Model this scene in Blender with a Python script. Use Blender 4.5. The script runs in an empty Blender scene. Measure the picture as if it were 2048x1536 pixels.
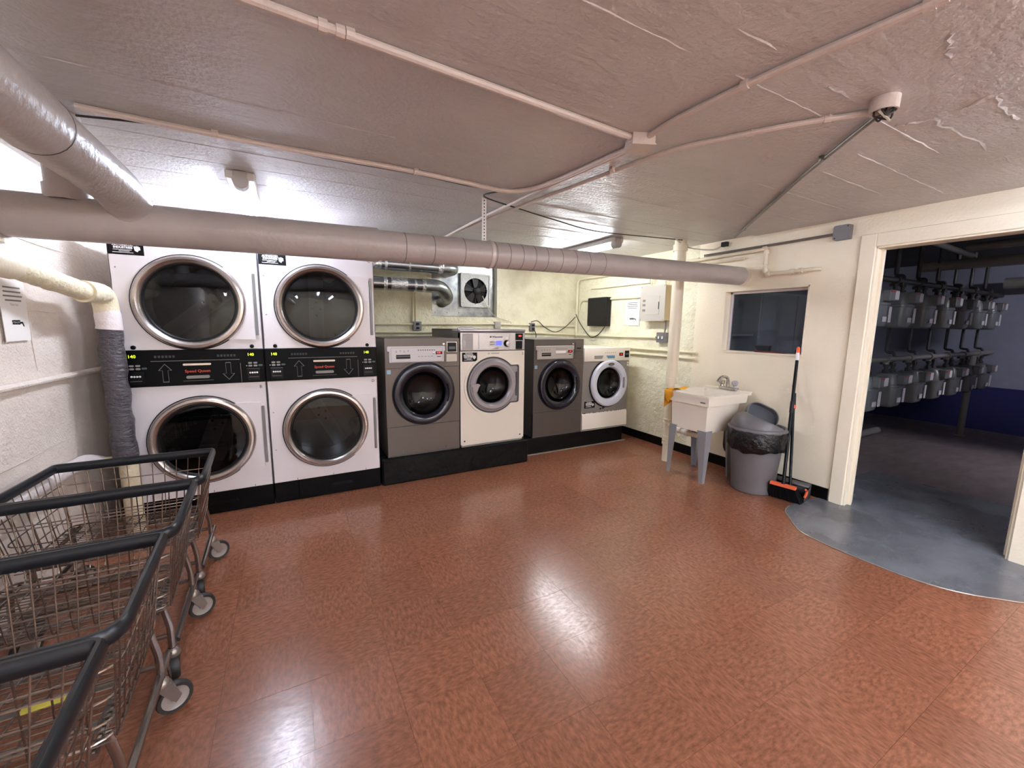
import bpy, bmesh, math, random
from mathutils import Vector as V, Matrix
random.seed(7)
PI = math.pi
scene = bpy.context.scene
COL = scene.collection
# ------------------------------------------------------------------ camera
FPX, CAM_H = 816.918, 1.39
def cam_axes(yaw, pitch, roll):
    r = V((math.cos(yaw), -math.sin(yaw), 0)); f = V((math.sin(yaw), math.cos(yaw), 0)); u = V((0, 0, 1))
    f2 = f*math.cos(pitch) - u*math.sin(pitch); u2 = u*math.cos(pitch) + f*math.sin(pitch)
    return r*math.cos(roll) + u2*math.sin(roll), u2*math.cos(roll) - r*math.sin(roll), f2
CR, CU, CF = cam_axes(math.radians(28.68333661), math.radians(8.19388639), math.radians(0.68760001))
CO = V((0, 0, CAM_H))
cd = bpy.data.cameras.new('camera'); cam = bpy.data.objects.new('camera', cd); COL.objects.link(cam)
cd.sensor_fit = 'HORIZONTAL'; cd.sensor_width = 36.0; cd.lens = FPX/2048*36.0; cd.clip_start = 0.02
m = Matrix((CR, CU, -CF)).transposed().to_4x4(); m.translation = CO
cam.matrix_world = m
scene.camera = cam
def P(x, y, ax, v):
    "point of the room seen at photo pixel x,y on the plane axis=v"
    d = CR*((x-1024)/FPX) + CU*(-(y-768)/FPX) + CF
    return CO + d*((v-CO[ax])/d[ax])
# ------------------------------------------------------------------ world, exposure
w = bpy.data.worlds.new('world'); scene.world = w; w.use_nodes = True
w.node_tree.nodes['Background'].inputs[0].default_value = (0.75, 0.8, 0.9, 1)
w.node_tree.nodes['Background'].inputs[1].default_value = 0.0
vs = scene.view_settings
vs.view_transform = 'Standard'; vs.look = 'None'; vs.gamma = 1.0; vs.use_curve_mapping = False
vs.exposure = 1.82
LAMP1, LAMP2, LAMP3, LAMP4, LAMPM = 33.0, 25.0, 36.0, 72.0, 78.0      # tube luminance
# ------------------------------------------------------------------ helpers: materials
def lin(c):
    return tuple(((x/255)/12.92 if x/255 <= 0.04045 else ((x/255+0.055)/1.055)**2.4) for x in c)
MATS = {}
def mat(name, rgb, rough=0.5, metal=0.0, var=0.0, vscale=6.0, bump=0.0, bscale=30.0, spec=0.5, emit=None, estr=0.0,
        rgb2=None, stretch=(1, 1, 1), detail=4.0, rvar=0.0, coat=0.0, alpha=None, rnd=0.0, bump2=None, lo=0.35, hi=0.65):
    if name in MATS: return MATS[name]
    M_ = bpy.data.materials.new(name); M_.use_nodes = True
    nt = M_.node_tree; N = nt.nodes; L = nt.links; b = N['Principled BSDF']
    c = lin(rgb) + (1,)
    b.inputs['Base Color'].default_value = c
    b.inputs['Roughness'].default_value = rough; b.inputs['Metallic'].default_value = metal
    b.inputs['Specular IOR Level'].default_value = spec
    if coat: b.inputs['Coat Weight'].default_value = coat; b.inputs['Coat Roughness'].default_value = 0.08
    if emit is not None:
        b.inputs['Emission Color'].default_value = lin(emit) + (1,); b.inputs['Emission Strength'].default_value = estr
    if alpha is not None: b.inputs['Alpha'].default_value = alpha
    if var or bump or rvar or rgb2 is not None or rnd or bump2:
        tc = N.new('ShaderNodeTexCoord'); mp = N.new('ShaderNodeMapping'); mp.inputs['Scale'].default_value = stretch
        L.new(tc.outputs['Object'], mp.inputs['Vector'])
        vec = mp.outputs['Vector']
        if rnd:
            oi = N.new('ShaderNodeObjectInfo'); ad = N.new('ShaderNodeVectorMath'); ad.operation = 'ADD'
            sc = N.new('ShaderNodeVectorMath'); sc.operation = 'SCALE'; sc.inputs['Scale'].default_value = 37.0
            cx = N.new('ShaderNodeCombineXYZ'); L.new(oi.outputs['Random'], cx.inputs[0]); L.new(oi.outputs['Random'], cx.inputs[1])
            L.new(cx.outputs[0], sc.inputs[0]); L.new(vec, ad.inputs[0]); L.new(sc.outputs[0], ad.inputs[1]); vec = ad.outputs[0]
        out = None
        if var or rgb2 is not None:
            nz = N.new('ShaderNodeTexNoise'); nz.inputs['Scale'].default_value = vscale; nz.inputs['Detail'].default_value = detail
            nz.inputs['Roughness'].default_value = 0.6
            L.new(vec, nz.inputs['Vector'])
            rp = N.new('ShaderNodeValToRGB'); rp.color_ramp.elements[0].position = lo; rp.color_ramp.elements[1].position = hi
            c2 = lin(rgb2) if rgb2 is not None else tuple(min(1, x*(1+var)) for x in c[:3])
            c1 = c[:3] if rgb2 is not None else tuple(x*(1-var) for x in c[:3])
            rp.color_ramp.elements[0].color = tuple(c1) + (1,); rp.color_ramp.elements[1].color = tuple(c2) + (1,)
            L.new(nz.outputs['Fac'], rp.inputs['Fac']); out = rp.outputs['Color']
            if rvar:
                mr = N.new('ShaderNodeMapRange'); mr.inputs['To Min'].default_value = rough-rvar; mr.inputs['To Max'].default_value = rough+rvar
                mr.inputs['From Min'].default_value = 0.3; mr.inputs['From Max'].default_value = 0.7
                L.new(nz.outputs['Fac'], mr.inputs['Value']); L.new(mr.outputs[0], b.inputs['Roughness'])
        if rnd and out is not None:
            hs = N.new('ShaderNodeHueSaturation'); mr2 = N.new('ShaderNodeMapRange')
            mr2.inputs['To Min'].default_value = 1-rnd; mr2.inputs['To Max'].default_value = 1+rnd
            L.new(oi.outputs['Random'], mr2.inputs['Value']); L.new(mr2.outputs[0], hs.inputs['Value']); L.new(out, hs.inputs['Color']); out = hs.outputs['Color']
        if out is not None: L.new(out, b.inputs['Base Color'])
        nrm = None
        for (bs, bst, dt, strt) in ([(bscale, bump, 5.0, stretch)] if bump else []) + ([bump2] if bump2 else []):
            n2 = N.new('ShaderNodeTexNoise'); n2.inputs['Scale'].default_value = bs; n2.inputs['Detail'].default_value = dt
            mp2 = N.new('ShaderNodeMapping'); mp2.inputs['Scale'].default_value = strt
            L.new(tc.outputs['Object'], mp2.inputs['Vector']); L.new(mp2.outputs[0], n2.inputs['Vector'])
            bp = N.new('ShaderNodeBump'); bp.inputs['Strength'].default_value = bst; bp.inputs['Distance'].default_value = 0.02
            L.new(n2.outputs['Fac'], bp.inputs['Height'])
            if nrm is not None: L.new(nrm, bp.inputs['Normal'])
            nrm = bp.outputs['Normal']
        if nrm is not None: L.new(nrm, b.inputs['Normal'])
    MATS[name] = M_
    return M_
def glass(name, tint, mix=0.5, rough=0.02):
    if name in MATS: return MATS[name]
    M_ = bpy.data.materials.new(name); M_.use_nodes = True; nt = M_.node_tree; N = nt.nodes; L = nt.links
    N.remove(N['Principled BSDF'])
    tr = N.new('ShaderNodeBsdfTransparent'); tr.inputs[0].default_value = lin(tint) + (1,)
    gl = N.new('ShaderNodeBsdfGlossy'); gl.inputs['Roughness'].default_value = rough; gl.inputs['Color'].default_value = (1, 1, 1, 1)
    lw = N.new('ShaderNodeLayerWeight'); pw = N.new('ShaderNodeMath'); pw.operation = 'POWER'; pw.inputs[1].default_value = 4.0; fr = N.new('ShaderNodeMath'); fr.operation = 'MULTIPLY_ADD'; fr.inputs[1].default_value = 0.9; fr.inputs[2].default_value = 0.028; L.new(lw.outputs['Facing'], pw.inputs[0]); L.new(pw.outputs[0], fr.inputs[0])
    mx = N.new('ShaderNodeMixShader'); L.new(fr.outputs[0], mx.inputs[0]); L.new(tr.outputs[0], mx.inputs[1]); L.new(gl.outputs[0], mx.inputs[2])
    L.new(mx.outputs[0], N['Material Output'].inputs[0]); MATS[name] = M_
    return M_
# ------------------------------------------------------------------ helpers: meshes
ORG = {}
def norm(v): return V(v).normalized()
def fillet(pts, rad, n=6):
    pts = [V(p) for p in pts]; out = [pts[0]]
    for i in range(1, len(pts)-1):
        a, b, c = pts[i-1], pts[i], pts[i+1]
        d1 = (a-b); d2 = (c-b); r = min(rad, d1.length*0.49, d2.length*0.49)
        p0 = b + d1.normalized()*r; p1 = b + d2.normalized()*r
        for k in range(n+1):
            t = k/n; out.append(p0*(1-t)**2 + b*2*t*(1-t) + p1*t*t)
    out.append(pts[-1]); return out
def spline(pts, n=8):
    pts = [V(p) for p in pts]; Q = [pts[0]*2-pts[1]] + pts + [pts[-1]*2-pts[-2]]; out = []
    for i in range(1, len(Q)-2):
        p0, p1, p2, p3 = Q[i-1:i+3]
        for k in range(n):
            t = k/n
            out.append(0.5*((2*p1) + (p2-p0)*t + (2*p0-5*p1+4*p2-p3)*t*t + (3*p1-p0-3*p2+p3)*t**3))
    out.append(pts[-1]); return out
class MB:
    def __init__(s): s.v = []; s.f = []
    def add(s, vs_, fs):
        o = len(s.v); s.v += [tuple(v) for v in vs_]; s.f += [tuple(i+o for i in f) for f in fs]; return s
    def box(s, x0, x1, y0, y1, z0, z1, bev=0.0, seg=1):
        if x0 > x1: x0, x1 = x1, x0
        if y0 > y1: y0, y1 = y1, y0
        if z0 > z1: z0, z1 = z1, z0
        if not bev:
            vv = [(x, y, z) for z in (z0, z1) for y in (y0, y1) for x in (x0, x1)]
            return s.add(vv, [(0, 2, 3, 1), (4, 5, 7, 6), (0, 1, 5, 4), (2, 6, 7, 3), (0, 4, 6, 2), (1, 3, 7, 5)])
        bm = bmesh.new(); bmesh.ops.create_cube(bm, size=1)
        for v in bm.verts: v.co = ((x0+x1)/2+v.co.x*(x1-x0), (y0+y1)/2+v.co.y*(y1-y0), (z0+z1)/2+v.co.z*(z1-z0))
        bmesh.ops.bevel(bm, geom=list(bm.edges), offset=bev, segments=seg, profile=0.5, affect='EDGES')
        bm.verts.index_update()
        s.add([v.co[:] for v in bm.verts], [[v.index for v in f.verts] for f in bm.faces]); bm.free(); return s
    def tube(s, path, r, n=8, caps=True, closed=False, flat=None):
        path = [V(p) for p in path]; k = len(path)
        rs = r if isinstance(r, (list, tuple)) else [r]*k
        tg = []
        for i in range(k):
            a = path[(i-1) % k] if (closed or i > 0) else path[i]; b = path[(i+1) % k] if (closed or i < k-1) else path[i]
            tg.append((b-a).normalized())
        ref = V((0, 0, 1)) if abs(tg[0].z) < 0.9 else V((0, 1, 0))
        nn = (ref - tg[0]*ref.dot(tg[0])).normalized(); vv = []
        for i in range(k):
            nn = (nn - tg[i]*nn.dot(tg[i])).normalized(); bb = tg[i].cross(nn)
            for j in range(n):
                a = 2*PI*(j+0.5)/n
                if flat: vv.append(path[i] + nn*(math.cos(a)*rs[i]*flat[0]) + bb*(math.sin(a)*rs[i]*flat[1]))
                else: vv.append(path[i] + nn*(math.cos(a)*rs[i]) + bb*(math.sin(a)*rs[i]))
        fs = []
        for i in range(k if closed else k-1):
            for j in range(n):
                a = i*n+j; b = i*n+(j+1) % n; c = ((i+1) % k)*n+(j+1) % n; d = ((i+1) % k)*n+j
                fs.append((a, b, c, d))
        if caps and not closed: fs += [tuple(range(n))[::-1], tuple((k-1)*n+j for j in range(n))]
        return s.add(vv, fs)
    def cyl(s, a, b, r, n=16, r2=None): return s.tube([a, b], [r, r if r2 is None else r2], n)
    def lathe(s, prof, o, axis, n=32, cap0=False, cap1=False):
        ax = norm(axis); ref = V((0, 0, 1)) if abs(ax.z) < 0.9 else V((0, 1, 0))
        e1 = (ref-ax*ref.dot(ax)).normalized(); e2 = ax.cross(e1); o = V(o); vv = []; k = len(prof)
        for (r, h) in prof:
            for j in range(n):
                a = 2*PI*j/n; vv.append(o + ax*h + e1*(math.cos(a)*r) + e2*(math.sin(a)*r))
        fs = [(i*n+j, i*n+(j+1) % n, (i+1)*n+(j+1) % n, (i+1)*n+j) for i in range(k-1) for j in range(n)]
        if cap0: fs.append(tuple(range(n))[::-1])
        if cap1: fs.append(tuple((k-1)*n+j for j in range(n)))
        return s.add(vv, fs)
    def prism(s, pts, fr, d0, d1):
        o, ux, uy = fr; nz = ux.cross(uy); n = len(pts)
        vv = [o+ux*p[0]+uy*p[1]+nz*d0 for p in pts] + [o+ux*p[0]+uy*p[1]+nz*d1 for p in pts]
        fs = [tuple(range(n))[::-1], tuple(range(n, 2*n))] + [(i, (i+1) % n, n+(i+1) % n, n+i) for i in range(n)]
        return s.add(vv, fs)
    def strip(s, outer, inner, fr, d0, d1):
        "band between two closed outlines with the same number of points, extruded d0..d1"
        o, ux, uy = fr; nz = ux.cross(uy); n = len(outer); L_ = []
        for d in (d0, d1):
            for q in (outer, inner): L_ += [o+ux*p[0]+uy*p[1]+nz*d for p in q]
        fs = []
        for i in range(n):
            j = (i+1) % n
            fs += [(2*n+i, 2*n+j, 3*n+j, 3*n+i), (i, n+i, n+j, j), (i, j, 2*n+j, 2*n+i), (n+i, 3*n+i, 3*n+j, n+j)]
        return s.add(L_, fs)
    def build(s, name, mt, parent=None, sharp=35):
        me = bpy.data.meshes.new(name); o = ORG[parent.name] if parent else V((0, 0, 0))
        me.from_pydata([(v[0]-o.x, v[1]-o.y, v[2]-o.z) for v in s.v], [], s.f)
        me.polygons.foreach_set('use_smooth', [True]*len(me.polygons))
        bm = bmesh.new(); bm.from_mesh(me); bmesh.ops.recalc_face_normals(bm, faces=list(bm.faces)); bm.to_mesh(me); bm.free()
        me.set_sharp_from_angle(angle=math.radians(sharp))
        me.materials.append(mt)
        ob = bpy.data.objects.new(name, me); COL.objects.link(ob)
        if parent: ob.parent = parent
        ORG[ob.name] = o
        return ob
def thing(name, label, cat, loc=(0, 0, 0), group=None):
    o = bpy.data.objects.new(name, None); COL.objects.link(o); o.location = loc; o.empty_display_size = 0.1
    o['label'] = label; o['category'] = cat
    if group: o['group'] = group
    ORG[o.name] = V(loc); return o
def tag(o, label, cat, group=None):
    o['label'] = label; o['category'] = cat
    if group: o['group'] = group
    # origin of a one-mesh thing at its base
    me = o.data; xs = [v.co for v in me.vertices]
    b = V((sum(v.x for v in xs)/len(xs), sum(v.y for v in xs)/len(xs), min(v.z for v in xs)))
    me.transform(Matrix.Translation(-b)); o.location = b; ORG[o.name] = b
    return o
def struct(o): o['kind'] = 'structure'; return o
def dup(root, loc, label, rotz=0.0):
    r = root.copy(); COL.objects.link(r); r.location = loc; r.rotation_euler = (0, 0, rotz); r['label'] = label
    for ch in list(root.children):
        c = ch.copy(); COL.objects.link(c); c.parent = r
        for g in list(ch.children):
            d = g.copy(); COL.objects.link(d); d.parent = c
    return r
def rrect(w_, h_, r, n=5, cx=0.0, cy=0.0):
    out = []
    for (sx, sy, a0) in ((1, 1, 0), (-1, 1, 90), (-1, -1, 180), (1, -1, 270)):
        for k in range(n+1):
            a = math.radians(a0+90*k/n); out.append((cx+sx*(w_/2-r)+r*math.cos(a), cy+sy*(h_/2-r)+r*math.sin(a)))
    return out
FR = lambda x, y, z: (V((x, y, z)), V((1, 0, 0)), V((0, 0, 1)))       # faces -Y: normal = X x Z = -Y
RW = lambda x, y, z: (V((x, y, z)), V((0, -1, 0)), V((0, 0, 1)))      # on the right wall, faces -X
LW = lambda x, y, z: (V((x, y, z)), V((0, 1, 0)), V((0, 0, 1)))       # on the left wall, faces +X
def text(name, s, size, fr, mt, parent, align='CENTER', lift=0.001, bold=0.0, sx=1.0):
    cu = bpy.data.curves.new('t', 'FONT'); cu.body = s; cu.size = size; cu.align_x = align; cu.align_y = 'CENTER'; cu.offset = bold; cu.resolution_u = 2
    ob = bpy.data.objects.new('t', cu); COL.objects.link(ob)
    dg = bpy.context.evaluated_depsgraph_get(); me = bpy.data.meshes.new_from_object(ob.evaluated_get(dg))
    bpy.data.objects.remove(ob); o, ux, uy = fr; nz = ux.cross(uy)
    mb = MB(); mb.add([o+ux*(v.co.x*sx)+uy*v.co.y+nz*lift for v in me.vertices], [tuple(p.vertices) for p in me.polygons])
    bpy.data.meshes.remove(me); bpy.data.curves.remove(cu)
    return mb.build(name, mt, parent)
def hole_plate(mb, x0, x1, z0, z1, cx, cz, R, y, th=0.0, n=48):
    "front plate facing -Y with a round hole"
    angs = [2*PI*i/n for i in range(n)] + [math.atan2(z-cz, x-cx) % (2*PI) for x in (x0, x1) for z in (z0, z1)]
    angs = sorted(angs); vo = []; vi = []
    for a in angs:
        c, s_ = math.cos(a), math.sin(a); t = 1e9
        if c > 1e-9: t = min(t, (x1-cx)/c)
        if c < -1e-9: t = min(t, (x0-cx)/c)
        if s_ > 1e-9: t = min(t, (z1-cz)/s_)
        if s_ < -1e-9: t = min(t, (z0-cz)/s_)
        vo.append((cx+c*t, y, cz+s_*t)); vi.append((cx+c*R, y, cz+s_*R))
    k = len(angs); vb = [(v[0], y+th, v[2]) for v in vi]
    mb.add(vo+vi+vb, [(i, (i+1) % k, k+(i+1) % k, k+i) for i in range(k)] + ([(k+i, k+(i+1) % k, 2*k+(i+1) % k, 2*k+i) for i in range(k)] if th else []))
# ------------------------------------------------------------------ materials
m_ceil = mat('ceiling_paint', (196, 191, 189), 0.38, var=0.05, vscale=2.5, bump=0.32, bscale=55, bump2=(7, 0.45, 6.0, (1, 3, 1)), spec=0.5)
m_cream = mat('cream_wall_paint', (241, 228, 202), 0.42, var=0.035, vscale=1.6, bump=0.12, bscale=60, spec=0.4)
m_plast = mat('rough_plaster', (232, 225, 196), 0.5, rgb2=(214, 204, 170), vscale=5, bump=0.8, bscale=22, bump2=(80, 0.3, 4.0, (1, 1, 1)), lo=0.45, hi=0.75)
m_lwall = mat('block_wall_paint', (226, 211, 198), 0.5, rgb2=(234, 221, 208), vscale=4, bump=0.5, bscale=18, bump2=(90, 0.4, 4.0, (1, 1, 1)))
m_pipe = mat('painted_pipe', (174, 164, 159), 0.32, var=0.05, vscale=5, bump=0.16, bscale=40)
m_pipe2 = mat('cream_pipe_wrap', (222, 208, 176), 0.5, var=0.06, vscale=8, bump=0.7, bscale=30)
m_cpipe = mat('cream_pipe', (224, 210, 184), 0.38, bump=0.15, bscale=50)
m_wtape = mat('white_wrap', (226, 214, 210), 0.45, bump=0.5, bscale=24)
m_gtape = mat('grey_duct_tape', (80, 74, 78), 0.28, var=0.1, vscale=10, bump=1.0, bscale=26, stretch=(1, 1, 2.2))
m_cond = mat('painted_conduit', (205, 190, 180), 0.4, bump=0.2, bscale=60)
m_condw = mat('cream_conduit', (226, 216, 182), 0.42, bump=0.15, bscale=60)
m_emt = mat('galvanised_conduit', (128, 120, 114), 0.35, metal=0.6, var=0.1)
m_galv = mat('galvanised_sheet', (176, 178, 176), 0.28, metal=0.9, rgb2=(130, 134, 136), vscale=9, bump=0.05)
m_duct = mat('duct_metal', (150, 154, 156), 0.2, metal=0.95, var=0.12, vscale=7, bump=0.04, bscale=12)
m_foil = mat('foil_tape', (206, 206, 204), 0.22, metal=0.9, bump=1.0, bscale=30)
m_tile = mat('red_vinyl_tile', (154, 100, 75), 0.22, rgb2=(120, 74, 52), vscale=75, stretch=(1, 0.4, 1), rnd=0.07, bump=0.035, bscale=20, rvar=0.05, detail=7, spec=0.55)
m_joint = mat('floor_joint', (108, 68, 52), 0.7)
m_screed = mat('red_floor_rest', (148, 98, 74), 0.3, rgb2=(126, 80, 58), vscale=38, detail=7)
m_gray = mat('grey_floor_paint', (116, 117, 120), 0.27, rgb2=(92, 91, 94), vscale=3.2, bump=0.25, bscale=6, detail=9, rvar=0.05)
m_mfloor = mat('meter_room_floor', (128, 114, 112), 0.45, rgb2=(104, 92, 90), vscale=4, stretch=(1, 2.5, 1), detail=9)
m_edge = mat('edge_strip', (176, 160, 146), 0.3, metal=0.5)
m_white = mat('white_enamel', (226, 218, 218), 0.26, spec=0.5)
m_white2 = mat('warm_white_enamel', (232, 222, 206), 0.3)
m_trimw = mat('white_edge', (214, 206, 204), 0.3)
m_black = mat('black_panel', (5, 5, 5), 0.45, spec=0.12)
m_blackg = mat('gloss_black', (5, 5, 6), 0.35, spec=0.2)
m_base = mat('black_base', (5, 4, 4), 0.5, var=0.2, bump=0.1, spec=0.12)
m_steel = mat('brushed_steel', (176, 166, 160), 0.27, metal=0.95, var=0.06, vscale=30, stretch=(1, 1, 6))
m_chrome = mat('chrome', (196, 194, 192), 0.12, metal=1.0)
m_dkgask = mat('dark_gasket', (12, 11, 12), 0.5, spec=0.3)
m_drum = mat('drum_steel', (74, 74, 74), 0.42, metal=0.6, var=0.1, vscale=20)
m_drumd = mat('drum_dark', (42, 42, 42), 0.5, metal=0.3)
m_rivet = mat('rivet', (16, 16, 16), 0.5)
g_dry = glass('dryer_glass', (118, 118, 120)); g_wash = glass('washer_glass', (140, 140, 142)); g_win = glass('window_glass', (205, 212, 220))
m_arrow = mat('arrow_print', (120, 118, 116), 0.5)
m_redtx = mat('red_print', (196, 66, 40), 0.5)
m_ltbar = mat('handle_light', (232, 208, 186), 0.35)
m_grbar = mat('handle_grey', (132, 128, 124), 0.35)
m_btn = mat('button_grey', (146, 140, 134), 0.45)
m_led = mat('led_green', (190, 220, 20), 0.4, emit=(196, 230, 30), estr=1.0)
m_ledr = mat('led_red', (220, 40, 20), 0.4, emit=(235, 60, 40), estr=1.2)
m_lcd = mat('lcd_blue', (60, 64, 190), 0.3, emit=(84, 88, 220), estr=0.55)
m_dred = mat('display_red_dark', (60, 14, 10), 0.25)
m_ink = mat('black_ink', (12, 11, 11), 0.6, spec=0.2); m_inkg = mat('grey_ink', (118, 112, 108), 0.7); m_wink = mat('white_ink', (232, 226, 224), 0.6)
m_bink = mat('blue_ink', (44, 44, 84), 0.6)
m_wgrey = mat('washer_grey', (98, 89, 83), 0.36, metal=0.35, var=0.02)
m_wside = mat('washer_side', (98, 92, 88), 0.45, metal=0.2)
m_wpanel = mat('washer_panel', (206, 200, 200), 0.32)
m_wpanel3 = mat('washer_panel_warm', (176, 166, 156), 0.35)
m_navy = mat('navy_ring', (24, 25, 37), 0.18, coat=0.15)
m_rgrey = mat('door_grey', (150, 144, 146), 0.25, metal=0.2)
m_rgreyd = mat('door_grey_dark', (62, 60, 60), 0.45)
m_wtop = mat('silver_fascia', (186, 182, 182), 0.25, metal=0.55)
m_wring = mat('pale_ring', (206, 206, 214), 0.24)
m_w4 = mat('washer_silver', (146, 140, 134), 0.36, metal=0.3)
m_rust = mat('rust', (58, 38, 30), 0.8, var=0.3, vscale=40)
m_sticker = mat('blue_sticker', (150, 180, 196), 0.5); m_bluep = mat('blue_pull', (96, 140, 166), 0.4)
m_plinth = mat('black_plinth', (6, 5, 5), 0.5, spec=0.2, rgb2=(20, 18, 17), vscale=7, bump=0.6, bscale=16, lo=0.5, hi=0.85)
m_bbase = mat('black_baseboard', (5, 5, 5), 0.4, spec=0.2)
m_paper = mat('paper', (232, 224, 216), 0.6)
m_bbox = mat('black_plastic', (22, 20, 20), 0.45, bump=0.05, spec=0.3)
m_egrey = mat('electrical_grey', (176, 168, 156), 0.45); m_ebeige = mat('electrical_beige', (196, 178, 142), 0.45)
m_jbox = mat('box_grey', (122, 118, 118), 0.42, metal=0.3)
m_cable = mat('dark_cable', (48, 42, 38), 0.5); m_cablew = mat('pale_cable', (196, 186, 168), 0.5)
m_tub = mat('sink_plastic', (238, 226, 208), 0.34); m_leg = mat('sink_leg', (140, 137, 138), 0.4)
m_cloth = mat('yellow_cloth', (222, 152, 28), 0.85, bump=0.3, bscale=80)
m_can = mat('can_grey', (102, 97, 97), 0.42, var=0.03, bump=0.04)
m_canin = mat('can_inside', (62, 64, 68), 0.5)
m_bag = mat('bin_bag', (9, 9, 10), 0.2, bump=1.0, bscale=22, spec=0.45)
m_orange = mat('orange_plastic', (226, 96, 56), 0.42)
m_brist = mat('bristle', (9, 9, 12), 0.8, spec=0.2)
m_red = mat('dark_red_plastic', (92, 30, 28), 0.4)
m_bump = mat('cart_bumper', (22, 26, 31), 0.3, var=0.08, vscale=12)
m_wire = mat('cart_wire', (134, 118, 108), 0.25, metal=0.9, var=0.15, vscale=10)
m_tube = mat('cart_tube', (158, 148, 142), 0.2, metal=0.95)
m_cast = mat('caster_metal', (140, 130, 122), 0.32, metal=0.7, var=0.1)
m_tyre = mat('caster_tyre', (40, 37, 35), 0.5); m_hub = mat('caster_hub', (146, 134, 126), 0.4)
m_yel = mat('yellow_tag', (206, 196, 70), 0.5)
m_mwall = mat('meter_room_wall', (132, 134, 150), 0.55, var=0.06, vscale=3); m_mblue = mat('blue_dado', (40, 42, 96), 0.45)
m_mceil = mat('meter_room_ceiling', (70, 66, 64), 0.7, var=0.2, vscale=3)
m_meter = mat('meter_grey', (112, 114, 114), 0.38, metal=0.2, var=0.06); m_miron = mat('black_iron', (44, 40, 38), 0.5, var=0.2, vscale=14)
m_label = mat('meter_label', (214, 208, 210), 0.4); m_mred = mat('meter_red', (150, 60, 56), 0.4)
m_mpipe = mat('grey_painted_pipe', (120, 116, 110), 0.4, var=0.1)
m_fan = mat('fan_blade', (30, 27, 25), 0.45, metal=0.3)
m_cap = mat('lamp_cap', (172, 164, 158), 0.45); m_tray = mat('lamp_tray', (214, 208, 200), 0.45)
m_strap = mat('perforated_strap', (206, 198, 190), 0.4, metal=0.3)
# ------------------------------------------------------------------ structure
XL, XR, YB, ZC = -1.165, 3.8, 4.98, 2.22
YN = -4.2                                    # wall behind the camera
T = 0.2985                                   # tile pitch
fl = MB(); fl.box(XL-0.1, XR, YN, YB, -0.06, -0.004); floor = struct(fl.build('floor', m_joint))
fr_ = MB(); fr_.box(XL, XR, YN, 0.124-T-0.001, -0.004, 0.0); fr_.box(XL, XR, 0.124+T*12, YB, -0.004, 0.0)
o = fr_.build('floor_margin', m_screed, floor)
tile_me = None; g_ = 0.0004
for i in range(-4, 13):
    for j in range(-1, 12):
        x0, x1, y0, y1 = max(i*T, XL), min((i+1)*T, XR), 0.124+j*T, 0.124+(j+1)*T
        if x1-x0 < 0.01: continue
        if x1-x0 > T-0.01:
            if tile_me is None:
                t_ = MB(); t_.box(-T/2+g_, T/2-g_, -T/2+g_, T/2-g_, -0.004, 0.0); ob = t_.build('tile', m_tile, floor); tile_me = ob.data
            else:
                ob = bpy.data.objects.new('tile', tile_me); COL.objects.link(ob); ob.parent = floor
            ob.location = ((x0+x1)/2, (y0+y1)/2, 0)
            if (i+j) % 2: ob.rotation_euler = (0, 0, PI/2)
        else:
            t_ = MB(); t_.box(x0+g_, x1-g_, y0+g_, y1-g_, -0.004, 0.0); t_.build('tile', m_tile, floor)
# grey painted apron spilling through the doorway
ap = [(3.8, 1.60), (3.62, 1.63), (3.47, 1.635), (3.36, 1.622), (3.265, 1.585), (3.19, 1.52), (3.09, 1.43), (3.03, 1.35), (3.0, 1.22), (2.99, 1.06), (3.0, 0.825), (3.04, 0.68), (3.105, 0.574), (3.19, 0.485), (3.27, 0.41), (3.40, 0.34), (3.6, 0.31), (3.8, 0.31)]
aps = [(p.x, p.y) for p in spline([V((a[0], a[1], 0)) for a in ap], 4)]
b_ = MB(); b_.prism(aps, (V((0, 0, 0)), V((1, 0, 0)), V((0, 1, 0))), 0.0002, 0.004); struct(b_.build('floor_apron', m_gray))
b_ = MB(); b_.tube([V((x, y, 0.003)) for x, y in aps[10:60]], 0.0045, 6, flat=(0.5, 1.0)); struct(b_.build('trim_1', m_edge))
b_ = MB(); b_.box(XR, 8.6, -1.6, 4.2, -0.06, 0.0042); struct(b_.build('floor_meter_room', m_mfloor))
b_ = MB(); b_.box(XR-0.001, 5.0, 0.3, 1.7, 0.0, 0.0046); struct(b_.build('floor_threshold', m_gray))
# ceiling: smooth slab, step at y 2.35, board marked slab behind
ce = MB(); ce.box(XL-0.1, XR+0.12, YN, 2.345, ZC, ZC+0.2); ce.box(XL-0.1, XR+0.12, 2.345, YB+0.2, ZC+0.014, ZC+0.2)
ceiling = struct(ce.build('ceiling', m_ceil))
def ridge(p, q, r=0.006, zz=ZC):
    p = V((p[0], p[1], zz)); q = V((q[0], q[1], zz)); n = max(4, int((q-p).length/0.05)); pts = []; rs = []
    for i in range(n+1):
        pts.append(p.lerp(q, i/n)+V((0, random.uniform(-.003, .003), 0))); rs.append(r*random.uniform(0.5, 1.2) if 0 < i < n else r*0.3)
    b = MB(); b.tube(pts, rs, 6, flat=(0.55, 1.0)); b.build('form_ridge', m_ceil, ceiling)
for (a, b) in (((0.70, 0.957), (1.13, 0.955)), ((1.16, 0.822), (1.345, 0.821)), ((2.30, 1.529), (3.50, 1.535)), ((1.35, 0.955), (2.0, 0.952)), ((2.1, 0.86), (2.75, 0.855)), ((2.55, 1.25), (3.3, 1.26)),
               ((2.0, 1.83), (3.6, 1.84)), ((1.9, 2.12), (3.5, 2.13)), ((2.45, 1.05), (3.6, 1.06)), ((-0.8, 1.98), (0.5, 2.0))):
    ridge(a, b)
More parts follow.
